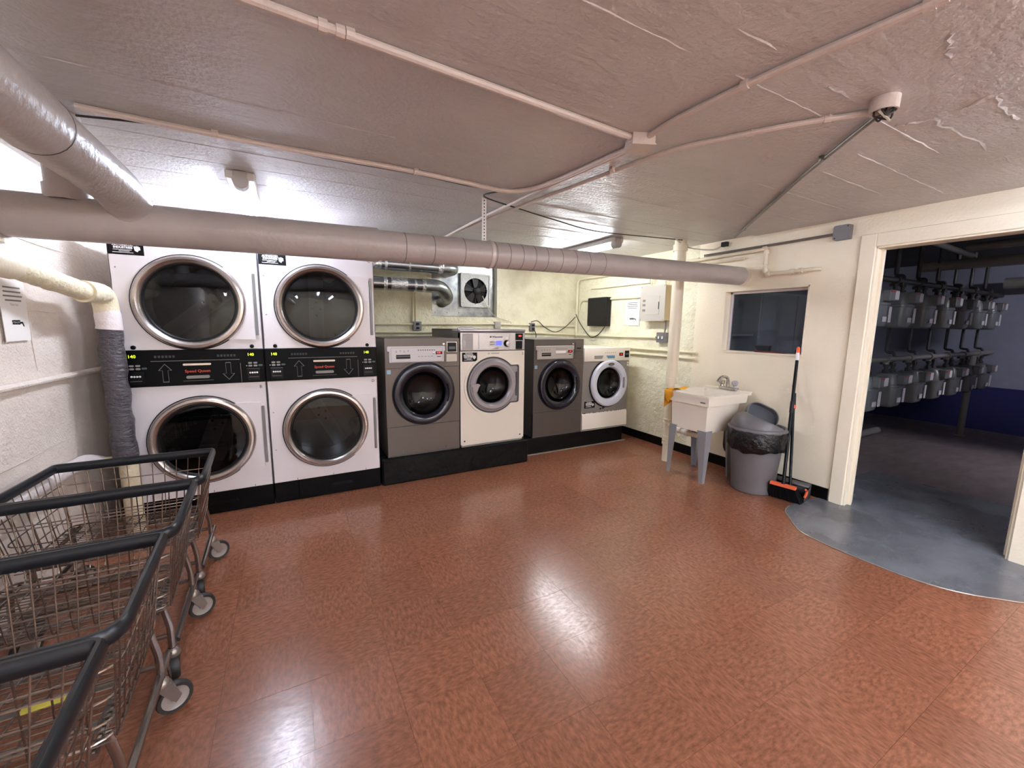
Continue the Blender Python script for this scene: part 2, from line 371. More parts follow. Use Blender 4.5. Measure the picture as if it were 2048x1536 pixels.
for (a, b) in (((-1.1, 2.83), (3.7, 2.80)), ((-1.1, 3.12), (1.2, 3.11)), ((-0.9, 2.58), (3.7, 2.57)), ((-1.1, 3.45), (3.7, 3.42)), ((1.5, 3.13), (3.6, 3.11))):
    ridge(a, b, 0.005, ZC+0.014)
def crack(pts, r=0.012):
    b = MB(); pp = []
    for i in range(len(pts)-1):
        for k in range(5): pp.append(V((*pts[i], ZC)).lerp(V((*pts[i+1], ZC)), k/5)+V((random.uniform(-.012, .012), random.uniform(-.012, .012), 0)))
    b.tube(pp, [r*random.uniform(0.25, 1.1) for _ in pp], 5, flat=(0.45, 1.0)); b.build('paint_flake_line', m_ceil, ceiling)
for px in ([(1800, 250), (1860, 240), (1905, 260), (1960, 290), (2040, 330)], [(1910, 225), (1985, 190), (2046, 180)], [(1985, 190), (2010, 225), (2046, 240)], [(1660, 175), (1720, 200)], [(1895, 70), (1905, 95), (1890, 120)], [(1530, 305), (1528, 335)]):
    crack([tuple(P(x, y, 2, ZC).xy) for x, y in px], 0.010)
def rough_wall(name, mt, fr, u0, u1, v0, v1, holes=(), amp=0.008, step=0.06, th=0.15):
    "plaster wall as a displaced sheet with a solid back; holes = (u0,u1,v0,v1)"
    us = [u0]; vs_ = [v0]
    brk_u = sorted(set([u0, u1]+[h[0] for h in holes]+[h[1] for h in holes])); brk_v = sorted(set([v0, v1]+[h[2] for h in holes]+[h[3] for h in holes]))
    us = []; 
    for a, b in zip(brk_u[:-1], brk_u[1:]):
        n = max(1, round((b-a)/step)); us += [a+(b-a)*i/n for i in range(n)]
    us.append(u1); vs_ = []
    for a, b in zip(brk_v[:-1], brk_v[1:]):
        n = max(1, round((b-a)/step)); vs_ += [a+(b-a)*i/n for i in range(n)]
    vs_.append(v1)
    from mathutils import noise
    o, ux, uy = fr; nz = ux.cross(uy); mb = MB(); vv = []; NV = len(vs_)
    for u in us:
        for v in vs_:
            p = o+ux*u+uy*v; d = noise.noise(p*2.2)*amp + noise.noise(p*7)*amp*0.45
            if any(abs(u-h[0]) < 1e-6 or abs(u-h[1]) < 1e-6 or abs(v-h[2]) < 1e-6 or abs(v-h[3]) < 1e-6 for h in holes) or u in (u0, u1) or v in (v0, v1): d = 0
            vv.append(p+nz*(d if d < 0.004 else 0.004))
    fs = []
    for i in range(len(us)-1):
        for j in range(NV-1):
            uc, vc = (us[i]+us[i+1])/2, (vs_[j]+vs_[j+1])/2
            if any(h[0] < uc < h[1] and h[2] < vc < h[3] for h in holes): continue
            fs.append((i*NV+j, (i+1)*NV+j, (i+1)*NV+j+1, i*NV+j+1))
    mb.add(vv, fs)
    for h in holes:                                             # reveals
        mb.add([o+ux*h[a]+uy*h[b]+nz*d for d in (0, -th) for a, b in ((0, 2), (1, 2), (1, 3), (0, 3))], [(0, 1, 5, 4), (1, 2, 6, 5), (2, 3, 7, 6), (3, 0, 4, 7)])
    return mb
RX0, RX1, RZ0, RZ1 = 1.585, 2.48, 1.49, 2.19
wb = rough_wall('wall_back', m_plast, FR(0, YB, 0), XL, XR, 0, ZC+0.02, [(RX0, RX1, RZ0, RZ1)], 0.010)
wb.box(XL, XR, YB+0.16, YB+0.2, 0, ZC+0.1)
struct(wb.build('wall_back', m_plast, sharp=60))
wl = rough_wall('wall_left', m_lwall, LW(XL, 0, 0), YN, YB, 0, ZC+0.02, [], 0.013)
wl.box(XL-0.12, XL-0.03, YN, YB, 0, ZC+0.1)
wall_left = struct(wl.build('wall_left', m_lwall, sharp=60))
# mortar lines of the left wall
def lw_line(pts, r=0.004):
    b = MB(); pp = []
    for i in range(len(pts)-1):
        for k in range(8):
            a = V((XL+0.003, pts[i][0], pts[i][1])).lerp(V((XL+0.003, pts[i+1][0], pts[i+1][1])), k/8); pp.append(a+V((0, 0, random.uniform(-.004, .004))))
    b.tube(pp, [r*random.uniform(0.4, 1.3) for _ in pp], 5, flat=(1, 0.6)); b.build('mortar_ridge', m_lwall, wall_left)
for pts in ([(2.2, 1.44), (3.02, 1.435), (4.0, 1.43)], [(2.0, 0.72), (3.4, 0.70)], [(2.2, 1.80), (3.9, 1.79)], [(3.05, 1.43), (3.06, 1.08)]): lw_line(pts)
wr = MB(); TH = 0.12
DY0, DY1, DZ = 0.58, 1.44, 1.985; WY0, WY1, WZ0, WZ1 = 1.85, 2.602, 1.157, 1.747
for (y0, y1, z0, z1) in ((YN, DY0, 0, ZC+.05), (DY0, DY1, DZ, ZC+.05), (DY1, WY0, 0, ZC+.05), (WY0, WY1, 0, WZ0), (WY0, WY1, WZ1, ZC+.05), (WY1, 2.92, 0, ZC+.05)):
    wr.box(XR, XR+TH, y0, y1, z0, z1)
wall_right = struct(wr.build('wall_right', m_cream))
w2 = rough_wall('wr2', m_plast, (V((XR, 0, 0)), V((0, -1, 0)), V((0, 0, 1))), -YB, -2.92, 0, ZC+0.03, [], 0.008)
w2.box(XR+0.03, XR+TH, 2.92, YB+0.2, 0, ZC+.05)
o = w2.build('plaster_stretch', m_plast, wall_right, sharp=60)
b_ = MB(); b_.box(XL-0.1, XR+0.1, YN-0.1, YN, 0, ZC+0.1); struct(b_.build('wall_front', m_cream))
# skirting
b_ = MB(); b_.box(XR-0.012, XR, 1.545, 2.9, 0, 0.10, 0.002); b_.box(XR-0.012, XR-0.0, 2.9, 3.9, 0, 0.10, 0.002); struct(b_.build('baseboard_right', m_bbase))
b_ = MB(); b_.box(XR-0.012, XR, YN+0.05, DY0-0.095, 0, 0.10, 0.002); struct(b_.build('baseboard_front', m_bbase))
# door casing and jamb
b_ = MB()
def casing(mb, y0, y1, z0, z1): mb.box(XR-0.018, XR+0.002, y0, y1, z0, z1, 0.004)
casing(b_, DY1, DY1+0.095, 0.0, DZ+0.095); casing(b_, DY0-0.095, DY0, 0.0, DZ+0.095); casing(b_, DY0, DY1, DZ, DZ+0.095)
door = struct(b_.build('door_1', m_cream))
b_ = MB(); b_.box(XR-0.006, XR+TH+0.01, DY1-0.012, DY1+0.002, 0.0, DZ, 0.002); b_.box(XR-0.006, XR+TH+0.01, DY0-0.002, DY0+0.012, 0.0, DZ, 0.002); b_.box(XR-0.006, XR+TH+0.01, DY0, DY1, DZ-0.012, DZ+0.002, 0.002)
b_.build('jamb', m_cream, door)
b_ = MB(); b_.box(XR+0.05, XR+0.075, DY1-0.03, DY1-0.01, 0.0, DZ-0.01, 0.002); b_.box(XR+0.05, XR+0.075, DY0+0.01, DY0+0.03, 0.0, DZ-0.01, 0.002); b_.build('door_stop', m_cream, door)
# window
b_ = MB(); t_ = 0.012
b_.box(XR-0.004, XR+TH, WY1-t_, WY1+0.001, WZ0, WZ1); b_.box(XR-0.004, XR+TH, WY0-0.001, WY0+t_, WZ0, WZ1); b_.box(XR-0.004, XR+TH, WY0, WY1, WZ1-t_, WZ1+0.001); b_.box(XR-0.012, XR+TH, WY0, WY1, WZ0-0.001, WZ0+t_)
win = struct(b_.build('window_1', m_cream))
b_ = MB(); b_.box(XR+0.088, XR+0.094, WY0+t_, WY1-t_, WZ0+t_, WZ1-t_); b_.build('pane', g_win, win)
b_ = MB()
for (y0, y1, z0, z1) in ((WY0+t_, WY0+t_+.02, WZ0+t_, WZ1-t_), (WY1-t_-.025, WY1-t_, WZ0+t_, WZ1-t_), (WY0+t_, WY1-t_, WZ1-t_-.02, WZ1-t_)): b_.box(XR+0.075, XR+0.105, y0, y1, z0, z1, 0.002)
b_.build('sash', m_trimw, win)
# meter room shell
b_ = MB(); b_.box(8.5, 8.6, -1.6, 4.2, 0.62, 2.4); mw = struct(b_.build('wall_meter_far', m_mwall)); b_ = MB(); b_.box(8.495, 8.6, -1.6, 4.2, 0.0, 0.62); b_.build('dado', m_mblue, mw)
b_ = MB(); b_.box(XR+TH, 8.6, 3.55, 3.65, 0.62, 2.4); mw = struct(b_.build('wall_meter_side', m_mwall)); b_ = MB(); b_.box(XR+TH, 8.6, 3.545, 3.65, 0.0, 0.62); b_.build('dado', m_mblue, mw)
b_ = MB(); b_.box(XR+TH, 8.6, -1.7, -1.6, 0, 2.4); struct(b_.build('wall_meter_near', m_mwall))
b_ = MB(); b_.box(XR+TH, 8.6, -1.7, 3.65, 2.36, 2.5); struct(b_.build('ceiling_meter_room', m_mceil))
# ------------------------------------------------------------------ lamps
def lamp(x, y0, y1, zc, label, strength, col, group='tube lamps on the ceiling', ht=0.058, rr=0.032):
    t = thing('tube_lamp', label, 'lamp', (x, y0, zc-0.10), group)
    b = MB(); b.box(x-0.072, x+0.072, y0+0.012, y1-0.012, zc-0.045, zc-0.001, 0.006); b.build('tray', m_tray, t)
    for (ya, yb) in ((y0, y0+0.07), (y1-0.07, y1)):
        b = MB(); b.box(x-0.034, x+0.034, ya, yb, zc-0.06, zc-0.002, 0.004)
        b.cyl((x, ya-0.002, zc-ht), (x, yb, zc-ht), rr+0.008, 20); b.build('end_cap', m_cap, t)
    b = MB(); b.tube([(x, y0+0.06, zc-ht), (x, y1-0.06, zc-ht)], rr, 16)
    b.build('tube', mat('tube_glow_%d' % len(MATS), (255, 255, 255), 0.4, emit=col, estr=strength), t)
    return t
lamp(-0.185, 2.88, 4.20, ZC+0.014, 'glowing tube lamp on the ceiling above the left stacked dryer', LAMP1, (230, 244, 267))
lamp(2.83, 3.08, 4.42, ZC+0.014, 'glowing tube lamp on the ceiling towards the right wall, partly hidden by the long pipe', LAMP2, (240, 246, 252))
lamp(3.05, -0.85, 0.30, ZC, 'tube lamp on the ceiling just beside the doorway to the meter room', LAMP3, (228, 244, 270))
for lx, ly, lt in ((-0.35, -3.5, 'left unseen tube lamp, added for fill light, at the far end of the room behind the camera'), (1.1, -3.5, 'middle unseen tube lamp, added for fill light, at the far end of the room behind the camera'), (2.5, -3.5, 'right unseen tube lamp, added for fill light, at the far end of the room behind the camera'), (0.5, -1.9, 'unseen tube lamp, added for fill light, on the ceiling between the camera and the far end lamps')):
    lamp(lx, ly, ly+1.3, ZC, lt, LAMP4*(0.28 if ly > -2 else 1.15), (230, 244, 267))  # unseen rear fixtures, added to brighten the room from behind the camera
lamp(6.3, -1.3, -0.1, 2.36, 'dim tube lamp on the meter room ceiling', LAMPM, (240, 240, 255))
# ------------------------------------------------------------------ big pipes
PY, PZ = 2.52, 1.845
pl = V((-0.985, 2.50, 1.812)); pr = V((XR+0.02, 2.462, 1.876))
def along(t): return pl.lerp(pr, t)
t = thing('drain_pipe', 'long painted overhead pipe crossing the room above the machines into the right wall', 'pipe', (0, PY, 1.75))
b = MB(); b.cyl(along(0.0), along(0.29), 0.0905, 28); b.build('insulated_length', m_pipe, t)
b = MB(); b.cyl(along(0.295), pr, 0.0835, 28); b.build('wrapped_length', m_pipe, t)
b = MB()
for k in (0.292,): b.cyl(along(k-0.012), along(k+0.012), 0.0925, 28)
b.build('collar', m_pipe, t)
for k in (0.335, 0.37, 0.41, 0.455, 0.475, 0.495, 0.515, 0.535, 0.56, 0.585, 0.61, 0.64):
    b = MB(); b.cyl(along(k-0.0005), along(k+0.0005), 0.0840, 28); b.build('wrap_seam', m_inkg, t)
b = MB(); b.lathe([(0.075, 0), (0.112, 0), (0.108, 0.012), (0.075, 0.012)], (XR-0.012, pr.y, pr.z), (1, 0, 0), 28); b.build('wall_flange', m_cream, t)
b = MB(); b.cyl(along(0.0)+V((-0.004, 0, 0)), along(0.0)+V((0.006, 0, 0)), 0.096, 28); b.build('joint_ring', m_pipe, t)
# pipe from behind the camera joining from above
t = thing('branch_pipe', 'thick glossy painted pipe coming from the upper left corner and joining the long pipe', 'pipe', (-0.63, 1.0, 1.9))
q0 = V((-0.585, -4.19, 1.932)); q1 = V((-0.582, 1.70, 1.930)); q2 = V((-0.58, 2.30, 1.928)); q3 = V((-0.578, 2.44, 1.90)); q4 = V((-0.576, 2.50, 1.83))
b = MB(); b.tube([q0, q1], 0.0865, 28); b.build('straight_length', m_pipe, t)
b = MB(); b.tube([q1+V((0, -0.002, 0)), q1+V((0, 0.002, 0))], 0.0872, 28); b.build('joint_seam', m_miron, t)
b = MB(); b.tube(fillet([q1, q2, q3, q4], 0.07, 6), 0.0845, 28); b.build('saddle_elbow', m_pipe, t)
t = tag(MB().cyl((-0.78, 2.50, 1.885), (-0.78, 2.50, ZC+0.012), 0.068, 20).cyl((-0.78, 2.50, 1.885), (-0.78, 2.50, 1.945), 0.076, 20).build('vent_stub', m_pipe), 'short stub pipe rising from the long pipe to the ceiling near the left wall', 'pipe')
# cream insulated pipe dropping beside the dryer
VX, VY = -0.962, 3.415
t = thing('riser_pipe', 'cream and duct taped insulated pipe running down beside the left stacked dryer', 'pipe', (VX, VY, 0))
e0 = V((-1.065, 2.50, 1.80))
b = MB(); b.tube(fillet([e0+V((0.08, 0, 0)), e0+V((-0.01, 0, 0)), e0+V((-0.01, 0.0, -0.10))], 0.07, 8), 0.083, 24); b.build('elbow', m_cpipe, t)
b = MB(); b.tube(fillet([e0+V((-0.01, 0, -0.06)), e0+V((-0.01, 0, -0.165)), e0+V((0.0, 0.20, -0.175))], 0.09, 8), 0.060, 24); b.cyl(e0+V((-0.01, 0, -0.07)), e0+V((-0.01, 0, -0.105)), 0.070, 24); b.build('lower_elbow', m_cpipe, t)
h0 = e0+V((-0.0, 0.18, -0.172)); h1 = V((VX-0.015, VY-0.24, 1.545))
n = 14; b = MB(); b.tube([h0.lerp(h1, i/n) for i in range(n+1)], [0.052+random.uniform(-.003, .003) for i in range(n+1)], 18); b.build('wrapped_run', m_pipe2, t)
b = MB(); b.tube(fillet([h1+V((0, -0.03, 0.002)), V((VX-0.004, VY-0.0, 1.55)), V((VX, VY, 1.37))], 0.13, 10), 0.060, 20); b.build('taped_elbow', m_pipe2, t)
b = MB(); b.tube([(VX, VY, 1.455), (VX, VY, 1.42), (VX+.002, VY, 1.36), (VX, VY, 1.335)], [0.058, 0.063, 0.062, 0.064], 20); b.build('white_wrap', m_wtape, t)
n = 26; b = MB(); b.tube([(VX+0.004*math.sin(i*1.1), VY, 1.345-(1.345-0.50)*i/n) for i in range(n+1)], [0.060+random.uniform(-.003, .0035)+(0.004 if i > n-4 else 0) for i in range(n+1)], 22); b.build('duct_tape_wrap', m_gtape, t)
n = 10; b = MB(); b.tube([(VX+0.01, VY+0.002, 0.53-0.53*i/n) for i in range(n+1)], [0.049+random.uniform(-.002, .002) for i in range(n+1)], 18); b.build('lower_wrap', m_pipe2, t)
b = MB(); b.tube(fillet([(VX, VY, 0.49), (VX-0.07, VY-0.01, 0.50), (-1.11, 3.40, 0.50)], 0.05, 5), 0.036, 14); b.build('tee_branch', m_pipe2, t)
t = tag(MB().tube(fillet([(-1.085, 3.42, 0.50), (-1.118, 3.33, 0.545), (-1.118, 2.85, 0.575), (-1.12, -0.5, 0.62)], 0.10, 6), 0.041, 18).build('low_pipe', m_wtape), 'white insulated pipe low along the left wall behind the carts', 'pipe')
t = tag(MB().tube([(XL+0.022, 1.0, 1.10), (XL+0.02, 2.67, 1.077), (XL+0.02, 3.96, 1.055), (XL+0.02, 4.9, 1.05)], 0.017, 10).build('conduit_run', m_lwall), 'thin painted conduit running along the left wall above the white pipe', 'conduit')
# hanger strap
s0 = P(967, 398, 1, 2.55)
t = thing('hanger_strap', 'pale perforated metal strap hanging the long pipe from the ceiling', 'strap', (1.17, 2.55, 1.9))
b = MB(); b.box(1.157, 1.187, 2.548, 2.551, 1.90, ZC+0.012); b.build('strap', m_strap, t)
for k in range(13):
    b = MB(); zz = 1.95+k*0.02; b.cyl((1.172, 2.5475, zz), (1.172, 2.5525, zz), 0.0045, 8); b.build('strap_hole', m_ink, t)
b = MB(); b.tube([along(0.4495)+V((0, math.cos(a)*0.0865, math.sin(a)*0.0865)) for a in [2*PI*i/28 for i in range(28)]], 0.012, 6, closed=True, flat=(0.25, 1)); b.build('band', m_strap, t)
# ------------------------------------------------------------------ ceiling conduits
ZR = ZC-0.014
def cpath(px, z=ZR): return [P(x, y, 2, z) for x, y in px]
def conduit(label, px, r, mt, z=ZR, clips=(), fil=0.15, name='ceiling_conduit', cat='conduit'):
    t = thing(name, label, cat, P(px[0][0], px[0][1], 2, z))
    pts = fillet(cpath(px, z), fil, 6); b = MB(); b.tube(pts, r, 10); b.build('tube', mt, t)
    for (x, y) in clips:
        c = P(x, y, 2, z); i = min(range(len(pts)-1), key=lambda k: ((pts[k]+pts[k+1])/2-c).length)
        d = (pts[i+1]-pts[i]).normalized(); s_ = d.cross(V((0, 0, 1)))
        b = MB(); b.tube([c-d*0.012, c+d*0.012], r*1.28, 10); b.box(c.x-0.012, c.x+0.012, c.y-0.012, c.y+0.012, z+0.004, ZC-0.0005)
        b.build('clip', mt, t)
    return t
conduit('pale painted conduit on the ceiling from top centre to the square junction box', [(470, -12), (640, 50), (1268, 277)], 0.0135, m_cond, clips=[(645, 52), (680, 64), (700, 70)])
conduit('pale painted conduit on the ceiling from the top right to the square junction box', [(1900, -8), (1490, 170), (1340, 245), (1290, 277)], 0.0125, m_cond, clips=[(1490, 170), (1860, 10)])
conduit('pale conduit leaving the square junction box and bending along the ceiling step', [(1262, 295), (1110, 362), (1060, 380), (1010, 383), (832, 343), (520, 288), (150, 212)], 0.013, m_cond, clips=[(832, 343), (430, 268)], fil=0.2)
conduit('pale conduit from the round ceiling box curving across to behind the long pipe', [(1752, 224), (1600, 246), (1470, 272), (1345, 298), (1220, 345), (1000, 428), (880, 478)], 0.011, m_cond, clips=[(1655, 238), (1500, 267), (1225, 340)], fil=0.3)
conduit('second thin conduit running beside the step conduit towards the lamp', [(1255, 303), (1085, 378), (960, 437), (890, 474)], 0.010, m_cond, fil=0.2)
conduit('bare grey conduit running diagonally across the ceiling from the round box', [(1762, 226), (1605, 352), (1470, 474)], 0.010, m_emt, clips=[(1645, 318), (1490, 458)], fil=0.05)
t = tag(MB().tube(spline(cpath([(152, 231), (300, 247), (430, 267), (560, 298), (700, 325), (832, 348), (940, 372), (1000, 381), (968, 393), (1046, 420), (1110, 440), (1190, 462), (1300, 474), (1365, 480)], ZC-0.010), 6), 0.0045, 6).build('ceiling_cable', m_cable), 'thin dark cable stapled along the ceiling step and on to the right', 'cable')
c = P(1280, 284, 2, ZC-0.02)
t = thing('junction_box', 'pale painted square junction box where the ceiling conduits meet', 'junction box', c)
a_ = -0.42
def rbox(mb, c, wx, wy, z0, z1, ang):
    ux = V((math.cos(ang), math.sin(ang), 0)); uy = V((-math.sin(ang), math.cos(ang), 0)); mb.prism([(-wx/2, -wy/2), (wx/2, -wy/2), (wx/2, wy/2), (-wx/2, wy/2)], (V((c.x, c.y, 0)), ux, uy), z0, z1)
b = MB(); rbox(b, c, 0.10, 0.10, ZC-0.045, ZC-0.001, a_); b.build('box', m_cond, t)
b = MB(); rbox(b, c, 0.108, 0.108, ZC-0.050, ZC-0.045, a_); b.build('cover', m_cond, t)
for (x, y) in ((1262, 277), (1296, 278), (1255, 297), (1302, 290)):
    b = MB(); p = P(x, y, 2, ZC-0.02); b.cyl(p.lerp(c, 0.25), p.lerp(c, -0.05), 0.018, 10); b.build('connector', m_cond, t)
c = P(1768, 215, 2, ZC-0.03)
t = thing('round_ceiling_box', 'open round white ceiling box with loose wires near the meter room door', 'junction box', c)
b = MB(); b.lathe([(0.045, 0.046), (0.043, 0.0), (0.038, 0.0), (0.038, 0.04), (0.0, 0.04)], (c.x, c.y, ZC-0.046), (0, 0, 1), 24); b.build('box', m_cond, t)
b = MB()
for k in range(4):
    a = k*1.5; b.tube(spline([c+V((0.03*math.cos(a), 0.03*math.sin(a), 0.015)), c+V((0.035*math.cos(a+1), 0.02*math.sin(a+1), -0.035)), c+V((0.02*math.cos(a+2.5), 0.04*math.sin(a+2.5), -0.02))], 5), 0.0035, 5)
b.build('wire', m_cable, t)
b = MB(); b.tube(spline([c+V((-0.04, 0.0, -0.02)), c+V((0.0, -0.02, -0.05)), c+V((0.04, 0.01, -0.015))], 5), 0.004, 5); b.build('wire', m_cablew, t)
# ------------------------------------------------------------------ stacked dryers
DW, DF, DD = 0.793, 3.5, 1.02
def decal(mb, fr, x0, x1, z0, z1, d=0.0012):
    o, ux, uy = fr; nz = ux.cross(uy); mb.add([o+ux*a+uy*b+nz*d for a, b in ((x0, z0), (x1, z0), (x1, z1), (x0, z1))], [(0, 1, 2, 3)])
def service_label(fr, w_, h_, parent):
    "black service sticker with white lettering and a hand shaped mark"
    b = MB(); b.prism([(0, 0), (w_, 0), (w_, h_), (0, h_)], fr, 0.0, 0.0008); lab = b.build('service_label', m_ink, parent)
    o, ux, uy = fr; at = lambda a, b: (o+ux*(a*w_)+uy*(b*h_), ux, uy)
    text('lettering', 'FOR SERVICE', h_*0.15, at(0.45, 0.88), m_wink, lab, lift=0.0014, bold=0.0006)
    text('lettering', 'AUTOMATIC', h_*0.2, at(0.42, 0.70), m_wink, lab, lift=0.0014, bold=0.0012)
    text('lettering', 'INDUSTRIES', h_*0.2, at(0.42, 0.51), m_wink, lab, lift=0.0014, bold=0.0012)
    b = MB()
    for (x0, x1, z) in ((0.14, 0.66, 0.35), (0.3, 0.6, 0.26), (0.12, 0.7, 0.16)): decal(b, fr, x0*w_, x1*w_, (z-0.02)*h_, (z+0.02)*h_, 0.0014)
    mk = [(0.72, 0.62), (0.755, 0.66), (0.775, 0.60), (0.80, 0.70), (0.825, 0.62), (0.85, 0.68), (0.87, 0.60), (0.90, 0.62), (0.91, 0.38), (0.86, 0.36), (0.82, 0.22), (0.74, 0.34)]
    b.add([o+ux*(x*w_)+uy*(z*h_)+ux.cross(uy)*0.0014 for x, z in mk], [tuple(range(len(mk)))]); b.build('print', m_wink, lab)
def arc_ring(b, cx, cz, prof, y, n=56): b.lathe([(r, -h) for r, h in prof], (cx, y, cz), (0, 1, 0), n)
def dryer(cx, label, lets, baffle):
    t = thing('stacked_dryer', label, 'dryer', (cx, DF, 0), 'stacked dryers')
    x0, x1 = cx-DW/2, cx+DW/2; R0 = 0.268
    b = MB(); b.box(x0+0.002, x0+0.006, DF, DF+DD, 0.165, 1.945); b.box(x1-0.006, x1-0.002, DF, DF+DD, 0.165, 1.945); b.box(x0+0.002, x1-0.002, DF, DF+DD, 1.94, 1.945); b.box(x0+.002, x1-.002, DF+DD-0.005, DF+DD, 0.165, 1.945); b.build('cabinet', m_white, t)
    for (z0, z1, cz, let, ang) in ((1.2, 1.945, 1.512, lets[0], baffle), (0.165, 0.955, 0.562, lets[1], baffle+0.5)):
        b = MB(); hole_plate(b, x0+0.0025, x1-0.0025, z0, z1, cx, cz, R0, DF, 0.02); pn = b.build('front_panel', m_white, t)
        text('letter_mark', let, 0.032, FR(x1-0.035, DF, z1-0.035 if let in 'BD' else 1.878), m_ink, pn, lift=0.001)
        for (sx, sz) in ((x0+0.03, z0+(z1-z0)*0.7), (x0+0.03, z0+(z1-z0)*0.33)):
            b = MB(); b.lathe([(0.0045, 0), (0.003, 0.003), (0.0, 0.003)], (sx, DF, sz), (0, -1, 0), 8); b.build('screw', m_grbar, pn)
        # drum behind the glass
        b = MB(); b.lathe([(R0+0.005, 0.018), (R0+0.02, 0.06), (0.34, 0.07), (0.34, 0.62), (0.0, 0.62)], (cx, DF, cz), (0, 1, 0), 40); dr = b.build('drum', m_drum, t)
        for k in range(3):
            a = ang+k*2*PI/3; d = V((math.cos(a), 0, math.sin(a))); s_ = V((-math.sin(a), 0, math.cos(a))); c0 = V((cx, DF+0.1, cz))
            b = MB(); vv = []
            for yy in (0.0, 0.5):
                for (u, h) in ((-0.07, 0.338), (-0.03, 0.26), (0.03, 0.26), (0.07, 0.338)): vv.append(c0+d*h+s_*u+V((0, yy, 0)))
            b.add(vv, [(0, 1, 5, 4), (1, 2, 6, 5), (2, 3, 7, 6), (0, 3, 2, 1)]); b.build('baffle', m_drum, dr)
        a = ang+0.35; d = V((math.cos(a), 0, math.sin(a))); s_ = V((-math.sin(a), 0, math.cos(a))); c0 = V((cx, DF+0.60, cz))
        b = MB(); b.add([c0+d*u+s_*v for u, v in ((-0.33, -0.06), (0.33, -0.06), (0.33, 0.06), (-0.33, 0.06))], [(0, 1, 2, 3)]); b.build('rear_rib', m_grbar, dr)
        b = MB()
        for u, v in ((-0.06, 0.0), (0.06, 0.0), (0.0, 0.035), (0.0, -0.035)): p = c0+d*u+s_*v; b.lathe([(0.011, 0), (0.0, 0.003)], (p.x, p.y-0.001, p.z), (0, -1, 0), 8)
        b.build('rear_bolt', m_rivet, dr)
        # door: flat plate on the hinge side, ring, gasket, glass
        b = MB(); N_ = 24; outl = [(cx+0.29*math.cos(a), cz+0.29*math.sin(a)) for a in [math.radians(58-116*i/N_) for i in range(N_+1)]]
        hz = 0.246
        pts = [(cx+0.155, cz+hz)] + [(x1-0.045, cz+hz), (x1-0.045, cz-hz), (cx+0.155, cz-hz)]
        inn = [(cx+0.28*math.cos(a), cz+0.28*math.sin(a)) for a in [math.radians(-57+114*i/N_) for i in range(N_+1)]]
        ring2 = pts + inn
        b.prism([(x, z) for x, z in ring2], (V((0, DF, 0)), V((1, 0, 0)), V((0, 0, 1))), 0.0005, 0.014)
        dp = b.build('door_plate', m_white, t)
        b = MB(); b.box(x1-0.040, x1-0.022, DF-0.016, DF, cz-hz+0.03, cz+hz-0.03, 0.002); b.cyl((x1-0.031, DF-0.014, cz-hz+0.03), (x1-0.031, DF-0.014, cz+hz-0.03), 0.006, 10); b.build('hinge', m_grbar, dp)
        b = MB(); arc_ring(b, cx, cz, [(0.312, 0.0), (0.312, 0.012), (0.306, 0.030), (0.296, 0.040), (0.282, 0.042), (0.268, 0.034), (0.258, 0.018), (0.256, 0.004)], DF); rg = b.build('door_ring', m_steel, t)
        b = MB(); arc_ring(b, cx, cz, [(0.3165, 0.0), (0.3165, 0.010), (0.310, 0.012)], DF); b.build('rim_seal', m_dkgask, rg)
        b = MB(); arc_ring(b, cx, cz, [(0.260, 0.014), (0.252, 0.016), (0.244, 0.006), (0.244, -0.01)], DF); b.build('gasket', m_dkgask, rg)
        b = MB(); b.lathe([(0.250, 0.004), (0.2, 0.0075), (0.12, 0.0105), (0.0, 0.012)], (cx, DF, cz), (0, -1, 0), 40); b.build('glass', g_dry, rg)
    # black control band between the two doors
    b = MB(); b.box(x0+0.001, x1-0.001, DF-0.012, DF+0.05, 0.957, 1.198, 0.003); cp = b.build('control_panel', m_black, t)
    F = lambda x, z: FR(x, DF-0.012, z)
    b = MB(); b.box(cx-0.245, cx+0.245, DF-0.0135, DF-0.012, 1.124, 1.127); b.build('panel_line', m_grbar, cp)
    b = MB(); b.box(cx+0.247, cx+0.2495, DF-0.0135, DF-0.012, 0.962, 1.10); b.build('panel_line', m_inkg, cp)
    for (sx, up) in ((-0.175, 1), (0.175, -1)):
        ar = [(0, 0.062), (0.036, 0.018), (0.0155, 0.018), (0.0155, -0.062), (-0.0155, -0.062), (-0.0155, 0.018), (-0.036, 0.018)]
        b = MB(); b.strip([(x, z*up) for x, z in ar], [(x*0.90, (z*0.93)*up) for x, z in ar], F(cx+sx, 1.045), 0.0, 0.0012); b.build('arrow', m_arrow, cp)
    b = MB(); b.prism(rrect(0.155, 0.013, 0.006), F(cx, 1.099), 0.0, 0.010); b.build('upper_handle', m_ltbar, cp)
    b = MB(); b.prism(rrect(0.13, 0.020, 0.009), F(cx, 1.012), 0.0, 0.009); b.build('lower_handle', m_grbar, cp)
    text('brand_lettering', 'Speed Queen', 0.026, F(cx, 1.052), m_redtx, cp, bold=0.0006)
    b = MB(); decal(b, F(cx, 0), -0.085, 0.085, 0.9855, 0.988); b.build('small_print', m_inkg, cp)
    b = MB()
    for sx in (-0.17, 0.17):
        for k in range(6): decal(b, F(cx+sx, 1.155), -0.055+k*0.019, -0.055+k*0.019+0.013, -0.008, 0.008)
    b.build('symbol_row', mat('dim_print', (58, 55, 54), 0.6), cp)
